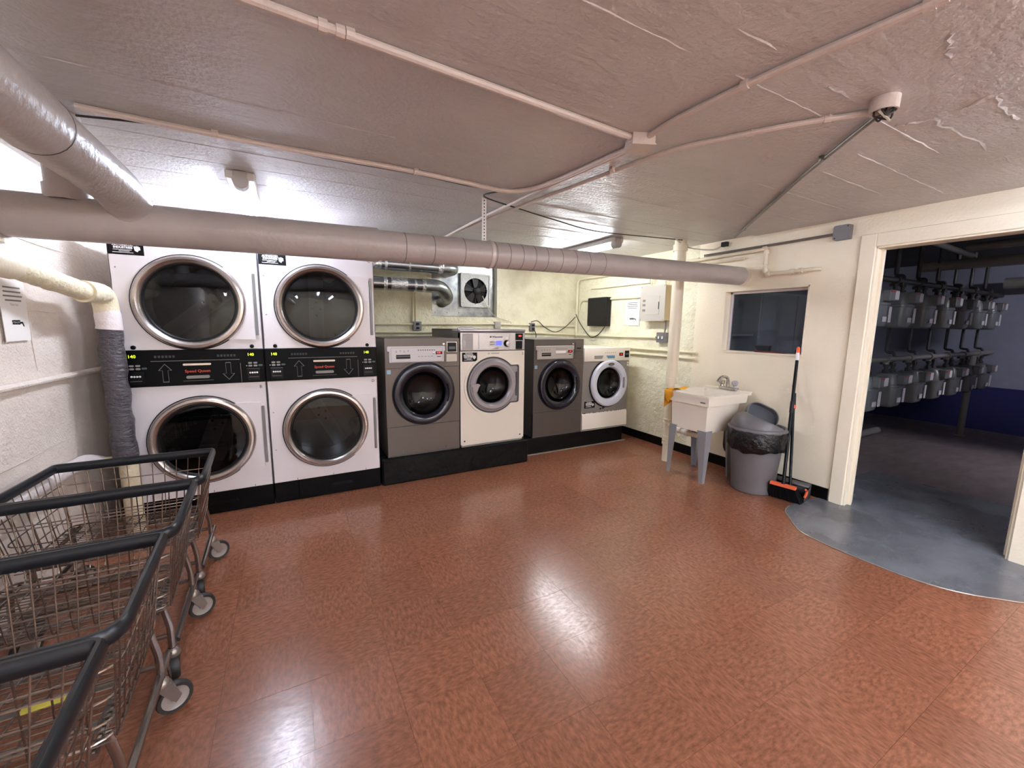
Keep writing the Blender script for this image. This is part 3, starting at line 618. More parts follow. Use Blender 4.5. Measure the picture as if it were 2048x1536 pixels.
    for sx in (-0.325, 0.325):
        text('temperature_digits', '140', 0.028, F(cx+sx-0.012, 1.158), m_led, cp)
        b = MB()
        for r_ in range(2):
            for q in range(2): b.prism(rrect(0.024, 0.012, 0.005, 3), F(cx+sx-0.018+q*0.032, 1.098-r_*0.02), 0.0, 0.004)
        b.build('button', m_btn, cp)
        b = MB(); b.prism(rrect(0.026, 0.012, 0.005, 3), F(cx+sx+0.045, 1.08), 0.0, 0.004); b.build('start_button', mat('green_button', (70, 90, 84), 0.4), cp)
        b = MB(); b.prism(rrect(0.006, 0.006, 0.003, 3), F(cx+sx-0.04, 1.078), 0, 0.003); b.build('indicator', m_wink, cp)
        b = MB(); b.box(cx+sx-0.042, cx+sx+0.042, DF-0.022, DF-0.012, 0.972, 1.058, 0.004); cs = b.build('coin_unit', m_blackg, cp)
        b = MB(); b.strip(rrect(0.082, 0.082, 0.006, 3), rrect(0.076, 0.076, 0.005, 3), FR(cx+sx, DF-0.022, 1.015), 0, 0.002); b.build('coin_frame', m_black, cs)
        b = MB()
        for k in range(4): b.lathe([(0.0065, 0), (0.005, 0.005), (0.0, 0.006)], (cx+sx-0.021+k*0.014, DF-0.022, 1.028), (0, -1, 0), 10)
        b.build('coin_row', m_wink, cs)
        b = MB(); b.box(cx+sx-0.03, cx+sx+0.03, DF-0.0235, DF-0.022, 0.996, 0.999); b.build('coin_lip', m_inkg, cs)
        b = MB(); b.lathe([(0.0135, 0), (0.0135, 0.006), (0.009, 0.009), (0, 0.009)], (cx+sx, DF, 1.217), (0, -1, 0), 16); b.build('lock', m_blackg, t)
    # black base
    b = MB(); b.box(x0+0.004, x1-0.004, DF+0.012, DF+DD, 0.0, 0.165); bs = b.build('base', m_base, t)
    b = MB(); b.box(x0+0.003, x0+0.165, DF+0.001, DF+0.012, 0.012, 0.162, 0.002); b.build('base_panel', m_base, bs)
    b = MB(); b.box(x0+0.169, x1-0.003, DF-0.001, DF+0.012, 0.012, 0.162, 0.002); lp = b.build('lint_panel', m_base, bs)
    b = MB(); b.prism([(cx+0.0, 0.075), (cx+0.17, 0.075), (cx+0.155, 0.10), (cx+0.02, 0.10)], FR(0, DF-0.001, 0), 0.0, 0.008); b.build('lint_handle', m_blackg, lp)
    for sx in (x0+0.16, x0+0.42, x1-0.12):
        b = MB(); b.box(sx, sx+0.004, DF-0.002, DF+0.004, 0.162, 0.182); b.build('base_clip', m_inkg, bs)
    service_label(FR(x0+0.006, DF, 1.800), 0.172, 0.085, t)
    return t
dryer(-0.5575, 'left stacked white dryer, its doors lettered A and B, behind the carts', 'AB', 0.35)
dryer(0.238, 'right stacked white dryer, its doors lettered C and D, beside the grey washer', 'CD', 1.2)
# ------------------------------------------------------------------ plinths and washers
t = tag(MB().box(0.648, 2.10, 3.475, 4.45, 0, 0.236, 0.012).build('plinth', m_plinth), 'taller black painted plinth under the first two washers', 'plinth')
t = tag(MB().box(2.112, 3.56, 3.655, 4.5, 0, 0.178, 0.008).build('plinth', m_plinth), 'lower black painted plinth under the two washers by the corner', 'plinth')
t = tag(MB().box(2.11, 3.60, 3.628, 3.655, 0.0, 0.008, 0.002).build('metal_strip', m_edge), 'thin grey metal strip on the floor in front of the lower plinth', 'floor strip')
def washer_door(t, cx, cz, Y, prof, mring, gl_r, mdrum=m_drumd):
    b = MB(); arc_ring(b, cx, cz, prof, Y, 48); d = b.build('door_ring', mring, t)
    b = MB(); b.lathe([(gl_r+0.002, 0.0), (gl_r*0.97, 0.02), (gl_r*0.86, 0.045), (gl_r*0.5, 0.075), (0.0, 0.085)], (cx, Y, cz), (0, 1, 0), 40); b.build('glass_bowl', g_wash, d)
    b = MB(); b.lathe([(gl_r+0.002, -0.012), (gl_r+0.006, 0.02), (gl_r+0.02, 0.03), (gl_r+0.02, 0.10), (0.27, 0.115)], (cx, Y, cz), (0, 1, 0), 36); b.build('bellows', m_dkgask, d)
    b = MB(); b.lathe([(0.27, 0.115), (0.27, 0.45), (0.0, 0.45)], (cx, Y, cz), (0, 1, 0), 36); dr = b.build('drum', m_drum, t)
    for k in range(3):
        a = 0.6+k*2*PI/3; dd = V((math.cos(a), 0, math.sin(a))); s_ = V((-math.sin(a), 0, math.cos(a))); c0 = V((cx, Y+0.13, cz))
        b = MB(); b.add([c0+dd*h+s_*u+V((0, yy, 0)) for yy in (0, 0.3) for u, h in ((-0.05, 0.268), (-0.02, 0.20), (0.02, 0.20), (0.05, 0.268))], [(0, 1, 5, 4), (1, 2, 6, 5), (2, 3, 7, 6), (0, 3, 2, 1)]); b.build('paddle', m_drum, dr)
    return d
def body(t, x0, x1, Y, dep, z0, z1, ms, mt_=None):
    b = MB(); b.box(x0, x0+0.005, Y+0.001, Y+dep, z0, z1); b.box(x1-0.005, x1, Y+0.001, Y+dep, z0, z1); b.box(x0, x1, Y+dep-0.005, Y+dep, z0, z1); b.box(x0, x1, Y+0.001, Y+dep, z1-0.006, z1, 0.0); b.box(x0, x1, Y+0.001, Y+dep, z0, z0+0.005); return b.build('cabinet', ms, t)
def arch_seam(cx, cz, R, x0, x1, zs, y):
    "seam line that runs level, climbs over the door and comes down again"
    a0 = math.asin(min(0.98, (zs-cz)/R)); pts = [(x0, y, zs)]
    k = 20; mid = [(cx-R*math.cos(a), y, cz+R*math.sin(a)) for a in [a0+(PI-2*a0)*i/k for i in range(k+1)]]
    return [V(p) for p in pts + mid + [(x1, y, zs)]]
def grey_washer(x0, x1, Y, z0, z1, cx, cz, R, label, panel_m, warm):
    t = thing('front_load_washer', label, 'washing machine', (cx, Y, z0)); H = z1-z0; W_ = x1-x0
    body(t, x0, x1, Y, 0.66, z0, z1, m_wside)
    b = MB(); hole_plate(b, x0, x1, z0+0.26*H, z1, cx, cz, R*0.72, Y, 0.02); f_ = b.build('front_panel', m_wgrey, t)
    b = MB(); b.box(x0, x1, Y-0.0015, Y+0.03, z0+0.012, z0+0.258*H, 0.003); k_ = b.build('kick_panel', m_wgrey, t)
    b = MB(); b.box(x0+0.002, x1-0.002, Y+0.004, Y+0.03, z0, z0+0.02); b.build('foot_strip', m_wside, t)
    for sx in (0.2, 0.8):
        b = MB(); b.lathe([(0.012, 0), (0.008, 0.006), (0, 0.006)], (x0+W_*sx, Y-0.0015, z0+0.035), (0, -1, 0), 10); b.build('screw', m_wside, k_)
    b = MB(); b.tube(arch_seam(cx, cz, R*1.10, x0+0.002, x1-0.002, z0+0.755*H, Y), 0.0032, 6); b.build('fascia_seam', m_wside, f_)
    # control panel
    px0, px1, pz0, pz1 = x0+0.03*W_+0.012, x0+0.775*W_, z0+0.80*H, z0+0.935*H
    b = MB(); b.box(px0, px1, Y-0.012, Y, pz0, pz1, 0.004); b.box(px0-0.014, px1+0.012, Y-0.010, Y, pz1-0.045, pz1, 0.004); pn = b.build('control_panel', panel_m, t)
    Fp = lambda x, z: FR(x, Y-0.012, z); pw = px1-px0; ph = pz1-pz0
    b = MB(); b.strip(rrect(pw*0.94, ph*0.86, 0.006, 3, px0+pw/2, pz0+ph*0.48), rrect(pw*0.93, ph*0.83, 0.006, 3, px0+pw/2, pz0+ph*0.48), FR(0, Y-0.012, 0), 0, 0.001); b.build('panel_border', m_btn, pn)
    b = MB(); b.box(px0+0.12*pw, px0+0.37*pw, Y-0.0135, Y-0.012, pz0+0.24*ph, pz0+0.49*ph, 0.001); dr = b.build('soap_slot', m_bbox, pn)
    b = MB(); b.box(px0+0.125*pw, px0+0.365*pw, Y-0.017, Y-0.0135, pz0+0.36*ph, pz0+0.41*ph, 0.001); b.build('slot_lip', m_inkg, dr)
    b = MB()
    for k in range(4):
        xx = px0+(0.125+0.07*k)*pw; zz = pz0+0.70*ph; tri = [[(0, .009), (.008, -.008), (-.008, -.008)], [(-.007, .008), (.007, .008), (0, -.009)]][k % 2]
        b.strip(tri, [(a*0.6, c_*0.6) for a, c_ in tri], Fp(xx, zz), 0, 0.001)
    for k in range(8): decal(b, Fp(px0+(0.52+0.042*k)*pw, pz0+0.76*ph), -0.006, 0.006, -0.006, 0.004)
    for k in range(5): decal(b, Fp(px0+(0.53+0.06*k)*pw, pz0+0.36*ph), -0.010, 0.008, -0.002, 0.002)
    b.build('symbol_print', m_inkg, pn)
    b = MB(); b.prism(rrect(0.28*pw, 0.17*ph, 0.005, 3), Fp(px0+0.64*pw, pz0+0.53*ph), 0, 0.0015); b.build('button_strip', m_wink if warm else m_wpanel, pn)
    b = MB(); b.lathe([(0.010, 0), (0.009, 0.007), (0, 0.009)], (px0+0.80*pw, Y-0.012, pz0+0.56*ph), (0, -1, 0), 14); b.build('push_button', m_chrome, pn)
    b = MB(); b.box(px0+0.84*pw, px0+0.965*pw, Y-0.014, Y-0.012, pz0+0.47*ph, pz0+0.66*ph); dp = b.build('display', m_dred, pn)
    text('display_digits', '0.75' if not warm else '1.75', 0.018, FR(px0+0.90*pw, Y-0.014, pz0+0.565*ph), m_ledr, dp)
    b = MB(); decal(b, Fp(px0+0.90*pw, pz0+0.33*ph), -0.018, 0.018, -0.003, 0.003); b.build('display_print', m_ink, pn)
    # coin slide and coin box
    cx0, cx1 = x0+0.815*W_, x0+0.965*W_
    b = MB(); b.box(cx0, cx1, Y-0.008, Y, z0+0.878*H, z0+0.972*H, 0.003); cu_ = b.build('coin_slot_plate', m_wtop if not warm else m_wgrey, t)
    if warm: b = MB(); b.box(cx0+0.02, cx1-0.02, Y-0.011, Y-0.008, z0+0.90*H, z0+0.912*H); b.build('coin_slot', m_blackg, cu_)
    else:
        b = MB(); b.box(cx0+0.008, cx1-0.008, Y-0.011, Y-0.008, z0+0.884*H, z0+0.962*H, 0.002); s2 = b.build('card_reader', m_blackg, cu_)
        b = MB(); b.box(cx0+0.02, cx1-0.018, Y-0.014, Y-0.011, z0+0.905*H, z0+0.93*H, 0.002); b.build('coin_slot', mat('slot_grey', (82, 92, 96), 0.35), s2)
    b = MB(); b.box(cx0-0.003, cx1+0.002, Y-0.006, Y, z0+0.795*H, z0+0.864*H, 0.003); b.build('coin_box_door', m_wgrey if warm else m_ebeige if False else (mat('coin_door', (182, 174, 164), 0.4, metal=0.3)), t)
    b = MB(); b.lathe([(0.012, 0), (0.012, 0.004), (0.007, 0.006), (0, 0.006)], (cx0-0.025, Y, z0+0.95*H), (0, -1, 0), 14); b.build('lock', m_chrome, t)
    b = MB(); b.prism(rrect(0.032, 0.036, 0.003, 2), FR(x0+0.028, Y, z0+0.725*H), 0, 0.001); b.build('sticker', m_sticker, t)
    d = washer_door(t, cx, cz, Y, [(R+0.004, 0.0), (R, 0.022), (R*0.97, 0.034), (R*0.90, 0.040), (R*0.78, 0.034), (R*0.71, 0.016), (R*0.69, -0.02)], m_navy, R*0.69)
    b = MB(); arc_ring(b, cx, cz, [(R+0.010, 0.0), (R+0.010, 0.006), (R, 0.008)], Y, 48); b.build('door_seal', m_dkgask, d)
    b = MB(); b.tube([(cx+R*0.80*math.cos(a), Y-0.036, cz+R*0.80*math.sin(a)) for a in [math.radians(-22+44*i/8) for i in range(9)]], 0.007, 6); b.build('door_grip', m_blackg, d)
    return t
grey_washer(0.702, 1.362, 3.5, 0.238, 1.268, 1.032, 0.785, 0.272, 'dark grey washer with navy door ring and cream coin door, beside the right dryer', m_wpanel, False)
grey_washer(2.262, 2.915, 3.66, 0.180, 1.245, 2.595, 0.748, 0.270, 'grey washer with navy door ring between the white washer and the corner washer', m_wpanel3, True)
# white washer with silver fascia
t = thing('front_load_washer', 'white washer with silver fascia, blue screen and round knob', 'washing machine', (1.71, 3.5, 0.238))
x0, x1, Y, z0, z1 = 1.372, 2.052, 3.5, 0.245, 1.345; cx, cz = 1.70, 0.82
body(t, x0, x1, Y, 0.83, z0, z1, m_wside)
b = MB(); hole_plate(b, x0, x1, z0+0.02, 1.146, cx, cz, 0.20, Y, 0.02); fp = b.build('front_panel', m_white2, t)
for (sx, sz) in ((x0+0.04, z0+0.05), (x1-0.04, z0+0.05)):
    b = MB(); b.lathe([(0.008, 0), (0, 0.003)], (sx, Y, sz), (0, -1, 0), 8); b.build('screw', m_ink, fp)
b = MB(); b.box(x0+0.015, x1-0.01, Y+0.01, Y+0.04, 0.238, z0+0.02); b.build('foot_strip', m_white2, t)
b = MB(); b.box(x0, x1, Y-0.004, Y+0.06, 1.150, 1.322, 0.006); fa = b.build('fascia', m_wtop, t)
b = MB(); b.box(x0-0.004, x1+0.004, Y-0.012, Y+0.20, 1.326, 1.352, 0.008, 2); b.build('top_lid', m_wtop, t)
b = MB(); b.tube([(x0-0.01, Y+0.03, 1.347), (x0+0.02, Y+0.03, 1.356), (x0+0.13, Y+0.05, 1.356), (x0+0.17, Y+0.05, 1.347)], 0.014, 8); b.build('lid_bulge', m_wtop, t)
F = lambda x, z: FR(x, Y-0.004, z)
b = MB(); b.box(x0+0.02, x0+0.125, Y-0.007, Y-0.004, 1.160, 1.308, 0.002); sd = b.build('soap_drawer', m_rgrey, fa)
b = MB(); decal(b, FR(x0+0.085, Y-0.007, 1.265), -0.018, 0.018, -0.011, 0.011); decal(b, FR(x0+0.085, Y-0.007, 1.232), -0.018, 0.018, -0.009, 0.009); b.build('drawer_print', m_btn, sd)
b = MB(); b.strip(rrect(0.33, 0.145, 0.008, 3, 0, 0), rrect(0.324, 0.139, 0.008, 3, 0, 0), F(x0+0.345, 1.236), 0, 0.0015); b.build('panel_border', m_btn, fa)
text('brand_lettering', 'Wascomat', 0.025, F(x0+0.378, 1.278), m_bink, fa, bold=0.0008)
b = MB(); decal(b, F(x0+0.305, 1.278), -0.008, 0.008, -0.008, 0.008); b.build('brand_mark', m_ink, fa)
b = MB(); b.box(x0+0.36, x0+0.425, Y-0.0065, Y-0.004, 1.196, 1.240, 0.001); lc = b.build('screen', m_lcd, fa)
b = MB()
for z in (1.230, 1.206): decal(b, F(x0+0.315, z), -0.018, 0.014, -0.006, 0.006)
for z in (1.230, 1.206): decal(b, F(x0+0.344, z), -0.004, 0.004, -0.006, 0.006)
decal(b, F(x0+0.365, 1.172), -0.02, 0.02, -0.004, 0.005); b.build('panel_print', m_inkg, fa)
b = MB(); b.lathe([(0.033, 0), (0.033, 0.006), (0.027, 0.010), (0.024, 0.03), (0.0, 0.032)], (x0+0.478, Y-0.004, 1.215), (0, -1, 0), 24); kn = b.build('knob', m_blackg, fa)
b = MB(); b.lathe([(0.024, 0.018), (0.024, 0.034), (0.0, 0.036)], (x0+0.478, Y-0.004, 1.215), (0, -1, 0), 24); b.build('knob_cap', m_wtop, kn)
b = MB(); b.prism(rrect(0.04, 0.026, 0.003, 2), F(x0+0.473, 1.262), 0, 0.0012); b.build('paper_note', m_paper, fa)
b = MB(); b.box(x1-0.108, x1-0.026, Y-0.010, Y-0.004, 1.245, 1.312, 0.002); cr = b.build('payment_display', m_blackg, fa)
text('display_digits', '001', 0.022, FR(x1-0.058, Y-0.010, 1.287), m_ledr, cr, bold=0.0006)
b = MB(); b.box(x1-0.104, x1-0.03, Y-0.008, Y-0.004, 1.158, 1.238, 0.002); b.build('payment_slot', m_blackg, fa)
text('number_mark', '2', 0.034, FR(x1-0.022, Y, 1.115), m_ink, fp)
b = MB(); decal(b, FR(cx+0.01, Y, 1.122), -0.06, -0.04, -0.006, 0.006); decal(b, FR(cx+0.01, Y, 1.122), -0.025, 0.06, -0.006, 0.006); b.build('faded_print', mat('faded_print', (186, 176, 162), 0.5), fp)
service_label(FR(x0+0.018, Y, 1.052), 0.15, 0.083, t)
def keyhole(R, hx, hz, n=40, r=0.02):
    "round door outline with a hinge block on the right"
    out = []; a0 = math.asin(hz/R)
    for i in range(n+1):
        a = a0+(2*PI-2*a0)*i/n; out.append((R*math.cos(a), R*math.sin(a)))
    for (zz0, zz1) in ((-1, 1),):
        out.append((hx-r, -hz))
        for k in range(1, 4): a = -PI/2+PI/2*k/4; out.append((hx-r+r*math.cos(a), -hz+r+r*math.sin(a)))
        out.append((hx, -hz+r)); out.append((hx, hz-r))
        for k in range(1, 4): a = PI/2*k/4; out.append((hx-r+r*math.cos(a), hz-r+r*math.sin(a)))
        out.append((hx-r, hz))
    return out
A = keyhole(0.292, 0.312, 0.205); Bq = keyhole(0.272, 0.288, 0.188); Cq = keyhole(0.256, 0.268, 0.176)
b = MB(); b.strip(A, Bq, FR(cx, Y, cz), 0.0, 0.010); fm = b.build('door_surround', m_white2, t)
b = MB(); b.strip(Bq, Cq, FR(cx, Y, cz), -0.004, 0.003); b.build('surround_groove', m_rgreyd, fm)
b = MB(); pts = Cq; circ = []
for (x, z) in pts: a = math.atan2(z, x); circ.append((0.20*math.cos(a), 0.20*math.sin(a)))
b.strip(Cq, circ, FR(cx, Y, cz), 0.0, 0.014); dl = b.build('door_plate', m_rgrey, t)
d = washer_door(t, cx, cz, Y, [(0.246, 0.012), (0.242, 0.030), (0.225, 0.042), (0.195, 0.040), (0.178, 0.022), (0.172, -0.01)], m_rgrey, 0.170)
b = MB(); b.prism([(-0.245, 0.022), (-0.17, 0.026), (-0.15, 0.012), (-0.165, -0.004), (-0.182, -0.05), (-0.222, -0.05), (-0.228, -0.004), (-0.245, 0.006)], FR(cx, Y, cz), 0.04, 0.056); b.build('door_handle', m_rgrey, d)
b = MB(); b.box(cx+0.248, cx+0.262, Y-0.022, Y-0.010, cz-0.12, cz+0.12, 0.003); b.build('hinge', m_rgreyd, dl)
# corner washer: silver body with white fascia and pale ring
t = thing('front_load_washer', 'silver washer with white fascia, pale door ring and rusty lower edge, in the corner', 'washing machine', (3.27, 3.66, 0.178))
x0, x1, Y, z0, z1 = 2.925, 3.615, 3.66, 0.178, 1.138; cx, cz = 3.30, 0.725
body(t, x0, x1, Y, 0.66, z0, z1, m_white2)
b = MB(); hole_plate(b, x0, x1, 0.36, 0.985, cx, cz, 0.20, Y, 0.02); fp = b.build('front_panel', m_w4, t)
b = MB(); b.box(x0-0.003, x1+0.003, Y-0.014, Y+0.06, 0.988, z1, 0.008, 2); fa = b.build('fascia', m_white2, t)
b = MB(); b.box(x0+0.0, x1, Y-0.012, Y+0.10, z1-0.012, z1+0.006, 0.004); b.build('top_lid', m_white2, t)
b = MB(); b.prism([(0, 0), (0.012, -0.022), (0.02, -0.185), (-0.0, -0.192), (-0.012, -0.185), (-0.012, 0)], (V((x0-0.004, Y+0.0, 0.385)), V((0, -1, 0)), V((0, 0, 1))), 0, -(x1-x0)+0.006)
kp = b.build('kick_panel', m_white2, t)
b = MB(); b.lathe([(0.285, 0), (0.29, 0.004), (0.272, 0.012)], (cx, Y, cz), (0, -1, 0), 48); b.build('door_seal', m_dkgask, t)
d = washer_door(t, cx, cz, Y, [(0.275, 0.002), (0.275, 0.026), (0.262, 0.042), (0.235, 0.044), (0.20, 0.034), (0.186, 0.012), (0.18, -0.01)], m_wring, 0.180)
b = MB(); b.prism([(0.045*math.cos(a), 0.017*math.sin(a)) for a in [2*PI*i/24 for i in range(24)]], FR(cx-0.0, Y-0.040, cz+0.228), 0, 0.006); ov = b.build('oval_badge', mat('badge', (62, 62, 64), 0.35), d)
b = MB(); decal(b, FR(cx, Y-0.0462, cz+0.228), -0.024, 0.024, -0.004, 0.004); b.build('badge_print', m_btn, ov)
b = MB(); b.prism(rrect(0.022, 0.13, 0.010, 3), FR(cx+0.21, Y-0.036, cz), 0, 0.008); b.build('door_grip', m_rgrey, d)
F = lambda x, z: FR(x, Y-0.014, z)
b = MB(); b.prism([(-0.065, 0.02), (0.065, 0.02), (0.045, -0.018), (-0.062, -0.018)], F(x0+0.205, 1.035), 0, 0.004); b.build('soap_pull', m_btn, fa)
b = MB(); b.prism([(-0.068, 0.018), (0.06, 0.018), (0.06, -0.016), (-0.04, -0.016)], F(x0+0.385, 1.035), 0, 0.004); b.build('blue_pull', m_bluep, fa)
b = MB(); b.box(x1-0.175, x1-0.115, Y-0.016, Y-0.014, 1.045, 1.082); dp = b.build('display', m_dred, fa)
text('display_digits', '1.75', 0.016, FR(x1-0.145, Y-0.016, 1.063), m_ledr, dp)
b = MB(); b.box(x1-0.088, x1-0.02, Y-0.020, Y-0.014, 1.025, 1.105, 0.003); cr = b.build('coin_slot_plate', m_blackg, fa)
b = MB(); b.box(x1-0.08, x1-0.03, Y-0.023, Y-0.020, 1.055, 1.078, 0.002); b.build('coin_slot', mat('slot_grey', (82, 92, 96), 0.35), cr)
b = MB()
for k in range(6): decal(b, F(x0+0.30+k*0.03, 1.085), -0.008, 0.008, -0.004, 0.004)
b.build('symbol_print', mat('faint_red_print', (198, 150, 136), 0.5), fa)
b = MB(); b.prism(rrect(0.022, 0.05, 0.004, 2), FR(x1-0.018, Y, 0.945), 0, 0.001); st = b.build('number_sticker', m_paper, fp)
text('number_mark', '4', 0.03, FR(x1-0.018, Y-0.001, 0.945), m_ink, st)
service_label(FR(x0+0.03, Y, 0.445), 0.155, 0.08, t)
b = MB()
for (ax, az, sz) in [(x0+0.02+0.03*k, 0.368+0.010*abs(math.sin(k*1.7)), 0.012+0.008*abs(math.sin(k*2.3))) for k in range(20)] + [(cx-0.27, 0.80, 0.01), (cx-0.285, 0.71, 0.008), (cx-0.06, 0.435, 0.022), (cx-0.10, 0.425, 0.016), (cx-0.08, 0.375, 0.012), (x0+0.03, 0.375, 0.028), (x0+0.05, 0.37, 0.02)]:
    n_ = 7; b.prism([(sz*random.uniform(.6, 1.2)*math.cos(2*PI*i/n_), sz*0.8*random.uniform(.5, 1.1)*math.sin(2*PI*i/n_)) for i in range(n_)], FR(ax, Y, az), -0.001, 0.0016)
o = b.build('rust_patches', m_rust, fp); o['kind'] = 'stuff'
# ------------------------------------------------------------------ ducts, fan panel and boxes on the back wall
t = thing('extractor_fan', 'galvanised sheet panel with a square extractor fan set in the back wall opening', 'fan', (2.0, YB+0.1, RZ0))
b = MB(); b.box(RX0-0.02, RX1-0.005, YB+0.085, YB+0.095, RZ0+0.005, RZ1-0.005); pn = b.build('sheet', m_galv, t)
b = MB(); b.box(RX0-0.02, RX1-0.10, YB+0.070, YB+0.085, RZ0+0.005, RZ0+0.10); b.build('flange', m_galv, t)
for k in range(5):
    b = MB(); b.lathe([(0.008, 0), (0, 0.004)], (RX0+0.06+k*0.16, YB+0.070, RZ0+0.05), (0, -1, 0), 8); b.build('screw', m_jbox, t)
fc = P(951, 582, 1, YB+0.05); fr_r = 0.162
b = MB(); hole_plate(b, fc.x-0.195, fc.x+0.195, fc.z-0.195, fc.z+0.205, fc.x, fc.z, fr_r, YB+0.045, 0.035); b.strip(rrect(0.42, 0.43, 0.02, 3), rrect(0.375, 0.385, 0.02, 3), FR(fc.x, YB+0.045, fc.z+0.005), -0.03, 0.012); b.build('fan_frame', mat('fan_frame_sheet', (186, 186, 182), 0.42, metal=0.6, bump=0.5, bscale=60), t)
b = MB(); b.lathe([(fr_r, 0.0), (fr_r, 0.034), (0.0, 0.034)], (fc.x, YB+0.046, fc.z), (0, 1, 0), 32); b.build('fan_well', m_base, t)
for k in range(5):
    a = k*2*PI/5+0.3; d = V((math.cos(a), 0, math.sin(a))); s_ = V((-math.sin(a), 0, math.cos(a))); c0 = V((fc.x, YB+0.058, fc.z))
    b = MB(); b.add([c0+d*0.03-s_*0.02+V((0, -.004, 0)), c0+d*0.15-s_*0.05+V((0, .008, 0)), c0+d*0.15+s_*0.05+V((0, -0.012, 0)), c0+d*0.03+s_*0.02+V((0, -.010, 0))], [(0, 1, 2, 3)]); b.build('fan_blade', m_fan, t)
b = MB(); b.lathe([(0.05, 0), (0.05, 0.02), (0.03, 0.03), (0, 0.03)], (fc.x+0.02, YB+0.05, fc.z), (0, -1, 0), 20); b.build('fan_hub', m_bbox, t)
b = MB()
for k in range(3): b.tube([(fc.x, YB+0.028, fc.z), (fc.x+fr_r*1.05*math.cos(k*2*PI/3+0.5), YB+0.04, fc.z+fr_r*1.05*math.sin(k*2*PI/3+0.5))], 0.004, 5)
b.build('fan_guard', m_miron, t)
DY = 4.72
for (zz, lab, xe, up) in ((2.045, 'upper silver duct running from the dryers towards the fan panel', 1.85, True), (1.83, 'lower silver duct with an elbow turning down beside the fan', 1.66, False)):
    t = thing('vent_duct', lab, 'duct', (1.0, DY, zz-0.075), 'vent ducts behind the dryers')
    r_ = 0.074
    if up:
        b = MB(); b.cyl((0.25, DY, zz), (1.60, DY, zz), r_, 28); b.build('straight_length', m_duct, t)
        b = MB(); b.tube(fillet([(1.58, DY, zz), (1.78, DY, zz), (1.78, YB+0.085, zz)], 0.14, 8), r_*1.02, 28); b.build('elbow', m_galv, t)
        for xx, wd, mm in ((0.86, 0.07, m_foil), (0.98, 0.015, m_foil), (1.24, 0.01, m_foil), (1.60, 0.03, m_foil)):
            b = MB(); b.cyl((xx-wd, DY, zz), (xx+wd, DY, zz), r_*1.03, 28); b.build('foil_band', mm, t)
    else:
        b = MB(); b.cyl((0.25, DY, zz), (1.42, DY, zz), r_, 28); b.build('straight_length', m_duct, t)
        b = MB(); b.tube(fillet([(1.38, DY, zz), (1.62, DY, zz), (1.74, DY+0.10, zz-0.12), (1.74, YB+0.08, zz-0.155)], 0.12, 7), r_*1.03, 28); b.build('elbow', m_galv, t)
        for xx, wd in ((0.97, 0.02), (1.12, 0.09), (1.30, 0.012), (1.40, 0.02)):
            b = MB(); b.cyl((xx-wd, DY, zz), (xx+wd, DY, zz), r_*1.035, 28); b.build('foil_band', m_foil, t)
YW = YB-0.02
t = tag(MB().tube(spline([P(965, 592, 1, YB+0.02), P(975, 615, 1, YB+0.0), P(990, 632, 1, YW), P(1010, 640, 1, YW), P(1022, 645, 1, YW), P(1023, 652, 1, YW)], 6), 0.005, 6).build('pale_cord', m_cablew), 'thin pale cord from the extractor fan down to the wall outlet', 'cord')
def wconduit(label, pts, r=0.013, mt=m_condw, fil=0.08, name='conduit_run'):
    return tag(MB().tube(fillet(pts, fil, 5), r, 10).build(name, mt), label, 'conduit')
wconduit('cream conduit along the back wall level with the outlets', [P(700, 648, 1, YW), P(985, 648, 1, YW), (XR-0.03, YW, P(985, 648, 1, YW).z-0.02)])
wconduit('cream conduit along the back wall just below the outlets', [P(700, 664, 1, YW), P(830, 664, 1, YW), P(1000, 663, 1, YW), (XR-0.035, YW-0.005, 1.262)], 0.015)
wconduit('left one of two cream conduits dropping from the ducts to the outlet box', [P(826, 560, 1, YW), P(826, 643, 1, YW)], 0.011)
wconduit('right one of two cream conduits dropping from the ducts to the outlet box', [P(832, 560, 1, YW), P(832, 643, 1, YW)], 0.011)
def outlet(label, c, fr, w_=0.10, h_=0.11, d=0.045, m1=m_jbox, plug=True):
    t = thing('outlet_box', label, 'outlet', c); o, ux, uy = fr
    b = MB(); b.prism(rrect(w_, h_, 0.008, 3), fr, 0.0, d); b.build('box', m1, t)
    b = MB(); b.prism(rrect(w_*0.92, h_*0.92, 0.006, 3), fr, d, d+0.004); pl_ = b.build('cover', m1, t)
    for k in (0.22, -0.22):
        b = MB(); f2 = (o+uy*(k*h_)+ux.cross(uy)*(d+0.004), ux, uy); b.prism(rrect(0.034, 0.028, 0.010, 3), f2, 0, 0.002 if not plug else 0.022); b.build('plug' if plug else 'socket', m_bbox if plug else m_egrey, pl_)
    return t
c = P(833, 652, 1, YB-0.001); outlet('grey outlet box on the back wall below the two drop conduits', c, FR(*c))
c = P(993, 650, 1, YB-0.001); outlet('pale outlet box on the back wall under the extractor fan', c, FR(*c), 0.09, 0.09, 0.04, m_egrey, False)
c = P(1062, 654, 1, YB-0.001); outlet('grey outlet box with a black plug on the back wall near the corner', c, FR(*c), 0.075, 0.11)
t = tag(MB().tube(spline([P(1062, 644, 1, YB-0.07), P(1075, 642, 1, YB-0.07), P(1090, 655, 1, YB-0.05), P(1110, 664, 1, YB-0.04), P(1128, 656, 1, YB-0.04), P(1145, 640, 1, YB-0.05), (XR-0.05, YB-0.05, 1.52)], 8), 0.006, 6).build('power_cord', m_cable), 'black power cord drooping from the corner outlet up to the corner conduit', 'cord')
